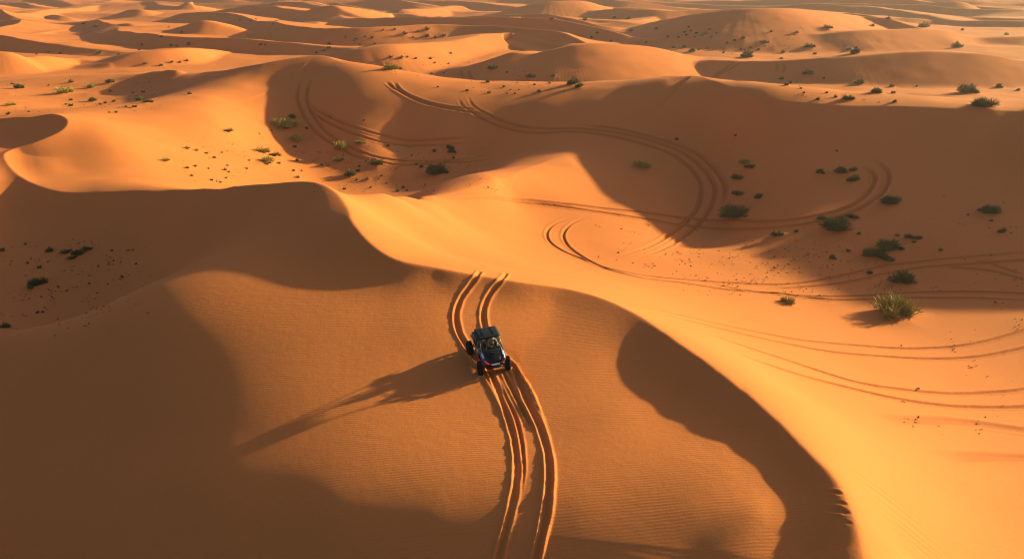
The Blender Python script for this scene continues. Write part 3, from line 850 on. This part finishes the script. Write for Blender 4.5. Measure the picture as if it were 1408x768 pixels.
def loft(rings, cap=True):
    n = len(rings[0]); V = [Vector(p) for r in rings for p in r]; Fc = []
    for i in range(len(rings) - 1):
        for j in range(n):
            Fc.append((i * n + j, i * n + (j + 1) % n, (i + 1) * n + (j + 1) % n, (i + 1) * n + j))
    if cap:
        Fc.append(tuple(range(n))[::-1]); Fc.append(tuple((len(rings) - 1) * n + j for j in range(n)))
    return V, Fc


def panel(quadgrid, th):
    """thick curved panel from a grid of points"""
    R, Cn = len(quadgrid), len(quadgrid[0])
    top = [Vector(p) for row in quadgrid for p in row]
    c = sum(top, Vector()) / len(top)
    nrm = (Vector(quadgrid[0][-1]) - Vector(quadgrid[0][0])).cross(Vector(quadgrid[-1][0]) - Vector(quadgrid[0][0])).normalized()
    V = top + [p - nrm * th for p in top]
    k = len(top); Fc = []
    for i in range(R - 1):
        for j in range(Cn - 1):
            a, b, c_, d = i * Cn + j, i * Cn + j + 1, (i + 1) * Cn + j + 1, (i + 1) * Cn + j
            Fc.append((a, b, c_, d)); Fc.append((d + k, c_ + k, b + k, a + k))
    rim = [j for j in range(Cn)] + [i * Cn + Cn - 1 for i in range(1, R)] + [(R - 1) * Cn + j for j in range(Cn - 2, -1, -1)] + [i * Cn for i in range(R - 2, 0, -1)]
    for i in range(len(rim)):
        a, b = rim[i], rim[(i + 1) % len(rim)]
        Fc.append((b, a, a + k, b + k))
    return V, Fc


def mir(vf):
    return [Vector((-v[0], v[1], v[2])) for v in vf[0]], [tuple(f[::-1]) for f in vf[1]]


M_blk = plain('black_plastic', (0.008, 0.009, 0.012), 0.45, spec=0.3)
M_roof = plain('dark_roof', (0.012, 0.014, 0.021), 0.65, spec=0.3)
M_blue = plain('blue_paint', (0.015, 0.03, 0.13), 0.3, coat=0.6)
M_white = plain('pale_blue_paint', (0.55, 0.62, 0.75), 0.3, coat=0.4)
M_red = plain('red_lens', (0.75, 0.03, 0.015), 0.2, coat=0.8)
M_orange = plain('orange_paint', (0.75, 0.16, 0.03), 0.35)
M_lamp = plain('white_lamp_bar', (0.8, 0.8, 0.82), 0.2, coat=0.5)
M_tyre = plain('rubber', (0.010, 0.010, 0.010), 0.8, spec=0.25, var=.3)
M_rim = plain('grey_rim', (0.10, 0.10, 0.11), 0.35, metal=0.7)
M_tube = plain('cage_steel', (0.015, 0.016, 0.02), 0.35, spec=0.5)
M_seat = plain('seat_fabric', (0.05, 0.04, 0.035), 0.8)
M_spring = plain('pale_spring', (0.5, 0.5, 0.5), 0.35, metal=0.4)
M_suit = plain('tan_suit', (0.34, 0.22, 0.09), 0.85, var=.2)
M_suit2 = plain('brown_suit', (0.16, 0.11, 0.07), 0.85, var=.2)
M_helm = plain('pale_helmet', (0.45, 0.42, 0.40), 0.25, coat=.5)
M_helm2 = plain('dark_helmet', (0.05, 0.05, 0.06), 0.25, coat=.5)
M_skin = plain('visor', (0.02, 0.02, 0.02), 0.1, coat=1)

# stand on the ground under the wheels
g0 = {k: hit(*v) for k, v in dict(nl=(665, 513), nr=(700, 506), fl=(645, 485)).items()}
nl, nr, fl = [Vector(g0[k] * S) for k in ('nl', 'nr', 'fl')]
cen = (nl + nr) / 2 + (fl - nl) / 2
yaw = math.radians(16.0)
HX, HY, WR = 0.69, 1.07, 0.335
fw_, rt_ = Vector((-math.sin(yaw), math.cos(yaw), 0)), Vector((math.cos(yaw), math.sin(yaw), 0))


def gz(p):
    return float(zat(p.x / S, p.y / S)) * S


wp = {}
for sx in (-1, 1):
    for sy in (-1, 1):
        q = cen + rt_ * (sx * HX) + fw_ * (sy * HY)
        wp[sx, sy] = Vector((q.x, q.y, gz(q)))
upv = ((wp[1, 1] - wp[-1, -1]).cross(wp[-1, 1] - wp[1, -1])).normalized()
zc0 = sum((v.z for v in wp.values())) / 4
ya = (fw_ - upv * fw_.dot(upv)).normalized(); xa = ya.cross(upv).normalized()
MB = Matrix((xa, ya, upv)).transposed().to_4x4()
MB.translation = Vector((cen.x, cen.y, zc0 - 0.015))
buggy = bpy.data.objects.new('dune_buggy', None); C.objects.link(buggy); buggy.matrix_world = MB
tag(buggy, 'dark blue and black open dune buggy with roof, driving over the near dune', 'dune buggy')
B = buggy

# tub
prof = [(-1.20, .36), (-1.30, .50), (-1.26, .66), (-.80, .70), (-.62, .52), (.42, .50), (.55, .78), (1.22, .80), (1.28, .60), (1.10, .38), (.6, .30), (-.7, .30)]
mesh('body', *loft([[(x, y, z) for y, z in prof] for x in (-.44, -.40, .40, .44)]), M_blk, B)
# hood
hg = []
for y, z, w_ in ((-.74, 1.04, .46), (-.95, .99, .46), (-1.15, .90, .43), (-1.33, .78, .38), (-1.42, .66, .34)):
    hg.append([(x * w_, y - (.03 * (1 - x * x)), z + .035 * (1 - x * x)) for x in (-1, -.6, -.2, .2, .6, 1)])
hood = mesh('hood', *panel(hg, .02), M_blk, B, True)
mesh('hood_scoop', *join(rbox((0, -.98, 1.04), (.26, .20, .05), None, .02), rbox((-.25, -1.1, .965), (.10, .12, .03)), rbox((.25, -1.1, .965), (.10, .12, .03))), M_roof, hood)
# blue and pale side pods of the hood
for s in (-1, 1):
    g = []
    for y, z, a, b_ in ((-.60, 1.06, .48, .57), (-.85, 1.04, .46, .58), (-1.08, .96, .43, .60), (-1.28, .84, .39, .56), (-1.42, .72, .35, .47)):
        g.append([(s * a, y, z), (s * (a * .5 + b_ * .5), y, z - .02), (s * b_, y, z - .09)])
    vf = panel(g if s > 0 else [r[::-1] for r in g], .025)
    fo = mesh('front_fender', *vf, M_blue, B, True)
    g2 = [[(s * .50, -.80, 1.055), (s * .56, -.78, 1.03)], [(s * .47, -.98, 1.025), (s * .57, -1.0, .985)], [(s * .46, -1.18, .935), (s * .52, -1.2, .905)]]
    mesh('pale_stripe', *panel(g2 if s > 0 else [r[::-1] for r in g2], .012), M_white, fo)
# nose with lights
nose = mesh('nose', *loft([[(x * k, -1.40 - .04 * k2, z) for x, z in ((-.40, .42), (.40, .42), (.46, .60), (.38, .68), (-.38, .68), (-.46, .60))] for k, k2 in ((1, -2), (1, 0), (.88, 1))]), M_blk, B)
lb = mesh('light_bar', *rbox((0, -1.50, .665), (.42, .07, .065), None, .015), M_lamp, B)
for s in (-1, 1):
    q = Quaternion((0, 1, 0), s * -.55)
    mesh('headlight', *join(rbox((s * .36, -1.455, .735), (.24, .10, .065), q, .015), rbox((s * .475, -1.40, .83), (.07, .14, .05), Quaternion((0, 1, 0), s * -.9), .01)), M_red, B)
# doors with pale edge and orange patch
for s in (-1, 1):
    g = []
    for y, z0, z1, x in ((-.62, .50, .98, .54), (-.35, .46, .90, .57), (0.0, .46, .88, .58), (.35, .50, .96, .57), (.52, .62, 1.06, .54)):
        g.append([(s * x, y, z0), (s * (x + .02), y, (z0 + z1) / 2), (s * (x - .02), y, z1)])
    d = mesh('door', *panel(g if s < 0 else [r[::-1] for r in g], .03), M_blk, B, True)
    g = [[(s * .605, y, z0), (s * .60, y, z1)] for y, z0, z1 in ((-.52, .84, .93), (-.2, .80, .86), (.1, .80, .86), (.34, .88, .95), (.46, .98, 1.05))]
    mesh('pale_stripe', *panel(g if s < 0 else [r[::-1] for r in g], .02), M_white, d)
    mesh('orange_patch', *rbox((s * .61, -.22, .67), (.02, .26, .15), Quaternion((1, 0, 0), .3), .008), M_orange, d)
# rear deck and fenders
mesh('cargo_bed', *join(rbox((0, .98, .92), (.92, .62, .06)), rbox((-.46, .98, 1.0), (.05, .62, .14)), rbox((.46, .98, 1.0), (.05, .62, .14)), rbox((0, 1.28, 1.0), (.92, .05, .14))), M_blk, B)
for s in (-1, 1):
    g = []
    for y, z, w_ in ((.50, .98, .56), (.72, 1.06, .60), (1.0, 1.08, .62), (1.26, .98, .60), (1.38, .84, .56)):
        g.append([(s * .47, y, z + .03), (s * (.47 + w_) / 2, y, z + .02), (s * w_, y, z - .05)])
    mesh('rear_fender', *panel(g if s > 0 else [r[::-1] for r in g], .025), M_blue, B, True)
# roof
rg_ = []
for y, z, w_ in ((-.64, 1.69, .485), (-.58, 1.705, .50), (-.1, 1.71, .50), (.3, 1.71, .50), (.38, 1.69, .48)):
    rg_.append([(x * w_ * 1.1, y, z + .012 * (1 - x * x)) for x in (-1, -.8, -.4, 0, .4, .8, 1)])
roof = mesh('roof', *panel(rg_, .035), M_roof, B, True)
mesh('roof_rib', *join(*[rbox((x, -.12, 1.728), (.03, .75, .015), None, .005) for x in (-.25, .25)]), M_roof, roof)
# cage
cage = []
for s in (-1, 1):
    cage.append(tube([(s * .56, -.98, .95), (s * .52, -.72, 1.28), (s * .475, -.55, 1.63), (s * .49, -.1, 1.665), (s * .475, .34, 1.64), (s * .55, .50, 1.1), (s * .55, .52, .62)], .024))
    cage.append(tube([(s * .475, .34, 1.63), (s * .50, .85, 1.20), (s * .46, 1.22, .86)], .022))
    cage.append(tube([(s * .60, -.55, .95), (s * .60, .45, 1.02)], .018))
for y, z in ((-.55, 1.62), (.34, 1.63), (-.98, .96), (.50, 1.1)):
    w_ = .475 if z > 1.5 else .555
    cage.append(tube([(-w_, y, z), (w_, y, z)], .022))
cage.append(tube([(-.47, .34, 1.62), (.54, .5, 1.1)], .016)); cage.append(tube([(.47, .34, 1.62), (-.54, .5, 1.1)], .016))
mesh('roll_cage', *join(*cage), M_tube, B, True)
# cabin
mesh('dashboard', *join(rbox((0, -.66, .92), (1.02, .16, .22), Quaternion((1, 0, 0), .25), .04), rbox((.02, -.55, .99), (.22, .06, .10), None, .02)), M_blk, B)
mesh('console', *join(rbox((0, -.15, .58), (.14, .9, .16), None, .03), tube([(0, -.3, .64), (0, -.34, .8)], .014)), M_blk, B)
for s in (-1, 1):
    mesh('seat', *join(rbox((s * .27, .02, .56), (.42, .46, .13), Quaternion((1, 0, 0), .12), .05), rbox((s * .27, .30, .88), (.42, .12, .62), Quaternion((1, 0, 0), -.22), .05),
                       rbox((s * .27, .39, 1.22), (.24, .09, .16), Quaternion((1, 0, 0), -.22), .04)), M_seat, B)
ring = [(.27 + .16 * math.cos(t), -.36 + .10 * math.sin(t), .96 + .125 * math.sin(t)) for t in [2 * math.pi * k / 20 for k in range(20)]]
mesh('steering_wheel', *join(tube(ring, .016, 6, True), tube([(.27, -.36, .96), (.27, -.6, .84)], .018), tube([(.12, -.36, .96), (.42, -.36, .96)], .011)), M_blk, B, True)
# bumper, skid
mesh('front_bumper', *join(tube([(-.34, -1.36, .40), (-.34, -1.56, .50), (-.30, -1.58, .60), (.30, -1.58, .60), (.34, -1.56, .50), (.34, -1.36, .40)], .022), tube([(-.34, -1.56, .50), (.34, -1.56, .50)], .018)), M_tube, B, True)
mesh('skid_plate', *rbox((0, -1.25, .36), (.5, .4, .02), Quaternion((1, 0, 0), -.35), .005), M_tube, B)
for s in (-1, 1):
    mesh('side_step', *tube([(s * .45, -.6, .34), (s * .60, -.5, .34), (s * .60, .45, .34), (s * .45, .55, .34)], .022), M_tube, B, True)


def tyre_mesh():
    pr = [(-.10, .19), (-.125, .22), (-.135, .27), (-.125, .305), (-.09, .322), (0, .326), (.09, .322), (.125, .305), (.135, .27), (.125, .22), (.10, .19), (0, .185)]
    n = 36
    V, Fc = [], []
    for i in range(n):
        t = 2 * math.pi * i / n
        for x, r in pr:
            V.append((x, r * math.cos(t), r * math.sin(t)))
    m = len(pr)
    for i in range(n):
        for j in range(m):
            Fc.append((i * m + j, i * m + (j + 1) % m, ((i + 1) % n) * m + (j + 1) % m, ((i + 1) % n) * m + j))
    parts = [(V, Fc)]
    for i in range(24):
        for sx, off in ((-.07, 0), (.07, .5), (0, .25)):
            t = 2 * math.pi * (i + off) / 24
            q = Quaternion((1, 0, 0), t)
            c = q @ Vector((sx, 0, .334))
            parts.append(rbox(c, (.075 if sx else .04, .045, .024), q, 0))
    return join(*parts)


def rim_mesh():
    parts = []
    ringp = [(-.09, .195), (-.085, .165), (0, .15), (.085, .165), (.09, .195), (.08, .195), (0, .17), (-.08, .195)]
    n = 28; V, Fc = [], []
    for i in range(n):
        t = 2 * math.pi * i / n
        for x, r in ringp:
            V.append((x, r * math.cos(t), r * math.sin(t)))
    m = len(ringp)
    for i in range(n):
        for j in range(m):
            Fc.append((i * m + j, i * m + (j + 1) % m, ((i + 1) % n) * m + (j + 1) % m, ((i + 1) % n) * m + j))
    parts.append((V, Fc))
    parts.append(tube([(-.06, 0, 0), (.06, 0, 0)], .05, 14))
    for k in range(7):
        t = 2 * math.pi * k / 7
        for x in (-.05, .05):
            parts.append(tube([(x, .03 * math.cos(t), .03 * math.sin(t)), (x * 1.2, .165 * math.cos(t + .12), .165 * math.sin(t + .12))], .016, 5))
    return join(*parts)


tm, rm = tyre_mesh(), rim_mesh()
t_me = r_me = None
Minv = MB.inverted()
for (sx, sy), P_ in wp.items():
    loc = Minv @ P_
    wz = max(-.12, min(.10, loc.z)) + .33
    wo = bpy.data.objects.new('wheel', None); C.objects.link(wo); wo.parent = B
    wo.location = (sx * HX, sy * HY, wz)
    wo.rotation_euler = (0, 0, math.radians(-9) if sy < 0 else 0)
    if t_me is None:
        t_ = mesh('tyre', *tm, M_tyre, wo); r_ = mesh('rim', *rm, M_rim, wo)
        t_me, r_me = t_.data, r_.data
    else:
        for nm, me_ in (('tyre', t_me), ('rim', r_me)):
            o = bpy.data.objects.new(nm, me_); C.objects.link(o); o.parent = wo
    x0, x1 = sx * .30, sx * .56
    mesh('suspension_arm', *join(tube([(x0, sy * HY - .16, .42), (x1, sy * HY, wz - .06)], .018), tube([(x0, sy * HY + .16, .42), (x1, sy * HY, wz - .06)], .018),
                                 tube([(x0, sy * HY - .10, .54), (x1, sy * HY, wz + .07)], .015), tube([(x0, sy * HY + .10, .54), (x1, sy * HY, wz + .07)], .015)), M_tube, B, True)
    a_, b_ = Vector((sx * .50, sy * HY, wz + .02)), Vector((sx * .33, sy * (HY - .08), .86))
    coil = []
    for k in range(60):
        t = k / 59
        ax = (b_ - a_).normalized(); s_v = ax.orthogonal().normalized(); u_v = ax.cross(s_v)
        coil.append(a_ + (b_ - a_) * (.25 + .65 * t) + (s_v * math.cos(t * 2 * math.pi * 7) + u_v * math.sin(t * 2 * math.pi * 7)) * .04)
    mesh('shock_absorber', *join(tube([a_, b_], .02), tube(coil, .009, 5)), M_spring, B, True)


# ---------------------------------------------------------------- two people strapped in
def person(sx, wheel, suit, helm, label):
    pts, rad, ed = [], [], []

    def add(p, r, link=None):
        pts.append(Vector(p)); rad.append(r)
        if link is not None:
            ed.append((link, len(pts) - 1))
        return len(pts) - 1
    pel = add((sx, .10, .70), .125)
    wst = add((sx, .17, .84), .105, pel)
    chs = add((sx, .21, 1.00), .135, wst)
    nb = add((sx, .20, 1.12), .062, chs)
    hd = add((sx, .17, 1.22), .082, nb)
    add((sx, .16, 1.31), .085, hd)
    for s in (-1, 1):
        hip = add((sx + s * .09, .06, .68), .088, pel)
        kn = add((sx + s * .12, -.32, .74), .062, hip)
        an = add((sx + s * .11, -.58, .48), .042, kn)
        add((sx + s * .11, -.70, .44), .036, an)
        sh = add((sx + s * .18, .19, 1.06), .062, chs)
        el = add((sx + s * .24, -.02, .86), .045, sh)
        if wheel:
            hand = Vector((sx + s * .15, -.30, .97))
        else:
            hand = Vector((sx + s * .12, -.22, .82))
        wr = add(tuple(hand), .029, el)
        pl = add(tuple(hand + Vector((0, -.055, .012))), .030, wr)
        for f_, (fx, ln) in enumerate(((-.026, .030), (-.009, .036), (.009, .034), (.026, .027))):
            k1 = add(tuple(hand + Vector((fx, -.085, .02))), .0095, pl)
            k2 = add(tuple(hand + Vector((fx, -.085 - ln * .7, .012))), .0088, k1)
            add(tuple(hand + Vector((fx, -.085 - ln * .6, -.018))), .008, k2)
        th = add(tuple(hand + Vector((-s * .036, -.05, .01))), .011, wr)
        add(tuple(hand + Vector((-s * .042, -.085, -.005))), .009, th)
    me = bpy.data.meshes.new('person'); me.from_pydata(pts, ed, []); me.update()
    o = bpy.data.objects.new('person', me); C.objects.link(o)
    me.materials.append(suit)
    sk = o.modifiers.new('skin', 'SKIN'); sk.use_smooth_shade = True
    for i, v in enumerate(me.skin_vertices[0].data):
        v.radius = (rad[i], rad[i] * (.78 if i in (1, 2, 0) else 1)); v.use_root = (i == 0)
    ss = o.modifiers.new('sub', 'SUBSURF'); ss.levels = 1; ss.render_levels = 1
    o.matrix_world = MB
    tag(o, label, 'person')
    hc = Vector((sx, .165, 1.27))
    V, Fc = [], []
    nU, nV = 14, 9
    for i in range(nV):
        ph_ = math.pi * (i + .4) / (nV + .2)
        for j in range(nU):
            t = 2 * math.pi * j / nU
            chin = -.03 if (ph_ > 1.9 and math.sin(t) < -.3) else 0
            V.append(hc + Vector((.118 * math.sin(ph_) * math.cos(t), .135 * math.sin(ph_) * math.sin(t) + chin, .13 * math.cos(ph_))))
    for i in range(nV - 1):
        for j in range(nU):
            Fc.append((i * nU + j, i * nU + (j + 1) % nU, (i + 1) * nU + (j + 1) % nU, (i + 1) * nU + j))
    Fc.append(tuple(range(nU))[::-1])
    he = mesh('helmet', V, Fc, helm, o, True)
    vis = [[hc + Vector((.123 * math.cos(t), .143 * math.sin(t), z)) for t in [math.pi * (1.2 + .6 * k / 6) for k in range(7)]] for z in (-.03, .0, .045)]
    mesh('visor', *panel([[tuple(p) for p in r] for r in vis], .006), M_skin, he, True)
    return o


person(.27, True, M_suit, M_helm, 'driver in a tan suit and pale helmet holding the steering wheel in the buggy')
person(-.27, False, M_suit2, M_helm2, 'passenger in a brown suit and dark helmet seated beside the driver in the buggy')

# ---------------------------------------------------------------- sand thrown up beside the fresh ruts
rs = np.random.RandomState(9)
V, Fc = [], []


def grain(p, r):
    k = len(V)
    a = rs.uniform(0, 6.28)
    for j in range(3):
        V.append((p[0] + r * math.cos(a + j * 2.09), p[1] + r * math.sin(a + j * 2.09), p[2] + rs.uniform(-.3, .3) * r))
    V.append((p[0], p[1], p[2] + r)); V.append((p[0], p[1], p[2] - r))
    Fc.extend([(k, k + 1, k + 3), (k + 1, k + 2, k + 3), (k + 2, k, k + 3), (k + 1, k, k + 4), (k + 2, k + 1, k + 4), (k, k + 2, k + 4)])


def spray(a, b, off, h, n_, wdt=.10):
    a, b = hit(*a), hit(*b)
    for _ in range(n_):
        t = rs.rand() ** 1.3
        x = a[0] + (b[0] - a[0]) * t; y = a[1] + (b[1] - a[1]) * t
        lump = .5 + .5 * math.sin(t * 37 + 2 * math.sin(t * 11))
        o_ = off + abs(rs.normal(0, wdt)) * math.copysign(1, off)
        x = x * S + o_
        y = y * S + rs.normal(0, .03)
        z = gz(Vector((x, y, 0))) + min(rs.exponential(h * (.35 + .65 * lump)) * (1 - .75 * t), h * 2.2)
        grain((x, y, z), rs.uniform(.006, .018))


spray((705, 505), (725, 545), .16, .09, 500, .10)
spray((722, 540), (736, 572), .14, .04, 160, .08)
spray((669, 512), (682, 548), -.14, .04, 160, .06)
spray((699, 478), (706, 497), .18, .14, 170, .16)
spray((660, 497), (665, 512), -.10, .05, 400, .05)
M_grain = plain('flying_sand', (0.72, 0.26, 0.075), 0.95, spec=0.05, var=.1)
tag(mesh('sand_spray', V, Fc, M_grain), 'loose orange sand flung up beside the buggy wheels and fresh ruts', 'sand spray', kind='stuff')
# ---------------------------------------------------------------- ground mesh
def build_ground():
    me = bpy.data.meshes.new('desert_sand')
    co = np.empty((NR * NC, 3), np.float32)
    co[:, 0] = (GX * S).ravel(); co[:, 1] = (GY * S).ravel(); co[:, 2] = (Z * S).ravel()
    idx = np.arange(NR * NC, dtype=np.int32).reshape(NR, NC)
    quads = np.stack([idx[:-1, :-1], idx[:-1, 1:], idx[1:, 1:], idx[1:, :-1]], -1).reshape(-1, 4)
    nq = len(quads)
    me.vertices.add(len(co)); me.vertices.foreach_set('co', co.ravel())
    me.loops.add(nq * 4); me.loops.foreach_set('vertex_index', quads.ravel())
    me.polygons.add(nq); me.polygons.foreach_set('loop_start', np.arange(0, nq * 4, 4, dtype=np.int32))
    me.update(calc_edges=True)
    me.polygons.foreach_set('use_smooth', np.ones(nq, bool))
    a = me.attributes.new('ripple', 'FLOAT', 'POINT')
    cx = np.interp(GY, CRY, CRX)
    side = np.clip((cx - GX) / 0.8, 0, 1) * np.clip((46 - GY) / 14, 0, 1)
    rip = (side + 0.12 * (1 - side) * np.clip((60 - GY) / 20, 0, 1)) * (1 - TRK)
    a.data.foreach_set('value', rip.astype(np.float32).ravel())
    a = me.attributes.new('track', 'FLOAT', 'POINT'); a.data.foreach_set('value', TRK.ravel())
    me.materials.append(sand_material())
    o = bpy.data.objects.new('ground', me); C.objects.link(o)
    o['kind'] = 'structure'
    return o


def sand_material():
    m, nt, b = nodes('sand')
    N, L = nt.nodes, nt.links

    def node(t, **kw):
        n = N.new(t)
        for k, v in kw.items():
            n.inputs[k].default_value = v
        return n

    def math_(op, a, b_=None):
        n = N.new('ShaderNodeMath'); n.operation = op
        for i, v in enumerate((a, b_)):
            if v is None:
                continue
            if isinstance(v, (int, float)):
                n.inputs[i].default_value = v
            else:
                L.new(v, n.inputs[i])
        return n.outputs[0]
    tc = N.new('ShaderNodeTexCoord')
    P = tc.outputs['Object']
    att = N.new('ShaderNodeAttribute'); att.attribute_name = 'ripple'
    atk = N.new('ShaderNodeAttribute'); atk.attribute_name = 'track'
    # colour: two tones of orange sand, slightly redder coarse grains in streaks
    n1 = node('ShaderNodeTexNoise', Scale=0.05, Detail=5.0, Roughness=0.6); L.new(P, n1.inputs['Vector'])
    n2 = node('ShaderNodeTexNoise', Scale=7.0, Detail=8.0, Roughness=0.85); L.new(P, n2.inputs['Vector'])
    mx = N.new('ShaderNodeMix'); mx.data_type = 'RGBA'
    mx.inputs[6].default_value = (0.55, 0.152, 0.038, 1); mx.inputs[7].default_value = (0.66, 0.195, 0.053, 1)
    f = math_('SUBTRACT', math_('ADD', math_('MULTIPLY', n1.outputs['Fac'], 1.0), math_('MULTIPLY', n2.outputs['Fac'], 1.6)), 0.8)
    L.new(f, mx.inputs[0])
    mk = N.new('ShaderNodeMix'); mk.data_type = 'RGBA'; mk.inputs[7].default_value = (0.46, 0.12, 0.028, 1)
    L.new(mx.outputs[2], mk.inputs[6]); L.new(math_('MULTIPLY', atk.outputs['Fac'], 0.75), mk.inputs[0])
    L.new(mk.outputs[2], b.inputs['Base Color'])
    # bump: wind ripples on the near dune, grain everywhere
    mp = N.new('ShaderNodeMapping'); mp.inputs['Rotation'].default_value = (0, 0, math.radians(3))
    L.new(P, mp.inputs['Vector'])
    wv = node('ShaderNodeTexWave', Scale=2.0, Distortion=2.6, Detail=2.0)
    wv.inputs['Detail Scale'].default_value = 0.55
    wv.bands_direction = 'Y'; L.new(mp.outputs[0], wv.inputs['Vector'])
    n3 = node('ShaderNodeTexNoise', Scale=0.45, Detail=3.0); L.new(P, n3.inputs['Vector'])
    patch = math_('MULTIPLY', math_('SUBTRACT', n3.outputs['Fac'], 0.30), 2.2)
    rip = math_('MULTIPLY', math_('MULTIPLY', wv.outputs['Fac'], patch), att.outputs['Fac'])
    n4 = node('ShaderNodeTexNoise', Scale=26.0, Detail=4.0, Roughness=0.75); L.new(P, n4.inputs['Vector'])
    n5 = node('ShaderNodeTexNoise', Scale=2.2, Detail=5.0, Roughness=0.6); L.new(P, n5.inputs['Vector'])
    hgt = math_('ADD', math_('MULTIPLY', rip, 0.0065), math_('ADD', math_('MULTIPLY', n4.outputs['Fac'], 0.012), math_('MULTIPLY', n5.outputs['Fac'], 0.022)))
    bp = N.new('ShaderNodeBump'); bp.inputs['Strength'].default_value = 1.0; bp.inputs['Distance'].default_value = 1.0
    L.new(hgt, bp.inputs['Height']); L.new(bp.outputs[0], b.inputs['Normal'])
    b.inputs['Roughness'].default_value = 0.95
    b.inputs['Specular IOR Level'].default_value = 0.08
    return m


HAZE = 0.00011
_c = np.array([p for p in crestpolys[0][0] if p[0] > -11.5 and p[1] < 46])
_o = np.argsort(_c[:, 1]); CRY, CRX = _c[_o, 1], _c[_o, 0]
build_ground()
# ---------------------------------------------------------------- camera, sun, sky
cam = bpy.data.cameras.new('camera'); co = bpy.data.objects.new('camera', cam); C.objects.link(co)
co.location = (0, 0, HC * S); co.rotation_euler = (math.pi / 2 - TH, 0, 0)
cam.sensor_width = 36; cam.lens = 36 * F / 1408
cam.clip_end = 20000; cam.clip_start = 0.5
sc = bpy.context.scene
sc.camera = co
sun = bpy.data.lights.new('sun', 'SUN'); so = bpy.data.objects.new('sun', sun); C.objects.link(so)
sun.energy = 5.0; sun.angle = math.radians(1.0); sun.color = (1.0, 0.93, 0.45)
sd = Vector((math.cos(SUN_EL) * math.cos(SUN_AZ), math.cos(SUN_EL) * math.sin(SUN_AZ), math.sin(SUN_EL)))
so.rotation_euler = sd.to_track_quat('Z', 'Y').to_euler()
w = bpy.data.worlds.new('World'); sc.world = w; w.use_nodes = True
nt = w.node_tree
sky = nt.nodes.new('ShaderNodeTexSky'); sky.sky_type = 'NISHITA'; sky.sun_disc = False
sky.sun_elevation = SUN_EL; sky.sun_rotation = math.pi / 2 - SUN_AZ
sky.dust_density = 2.0
bg = nt.nodes['Background']; bg.inputs['Strength'].default_value = 0.070
nt.links.new(sky.outputs[0], bg.inputs[0])
sc.view_settings.view_transform = 'Standard'; sc.view_settings.look = 'None'
sc.cycles.filter_width = 1.15
sc.view_settings.gamma = 1; sc.view_settings.exposure = 1.05

# ---------------------------------------------------------------- the air: one closed box of even haze
zlo, zhi = float(Z.min()) * S - 1.0, max(HC, float(Z.max()) + 0.5) * S + 1.0
xm0, xm1 = float(GX.min()) * S - 5, float(GX.max()) * S + 5
ym0, ym1 = -20.0, float(GY.max()) * S + 5
V = [(x, y, z) for x in (xm0, xm1) for y in (ym0, ym1) for z in (zlo, zhi)]
Fc = [(0, 1, 3, 2), (4, 6, 7, 5), (0, 4, 5, 1), (2, 3, 7, 6), (0, 2, 6, 4), (1, 5, 7, 3)]
hz = bpy.data.materials.new('haze'); hz.use_nodes = True
nt = hz.node_tree
nt.nodes.remove(nt.nodes['Principled BSDF'])
pv = nt.nodes.new('ShaderNodeVolumePrincipled')
pv.inputs['Color'].default_value = (0.96, 0.86, 0.90, 1); pv.inputs['Density'].default_value = HAZE
pv.inputs['Anisotropy'].default_value = 0.35
nt.links.new(pv.outputs[0], nt.nodes['Material Output'].inputs['Volume'])
tag(mesh('haze', V, Fc, hz), kind='stuff')
sc.cycles.volume_bounces = 1
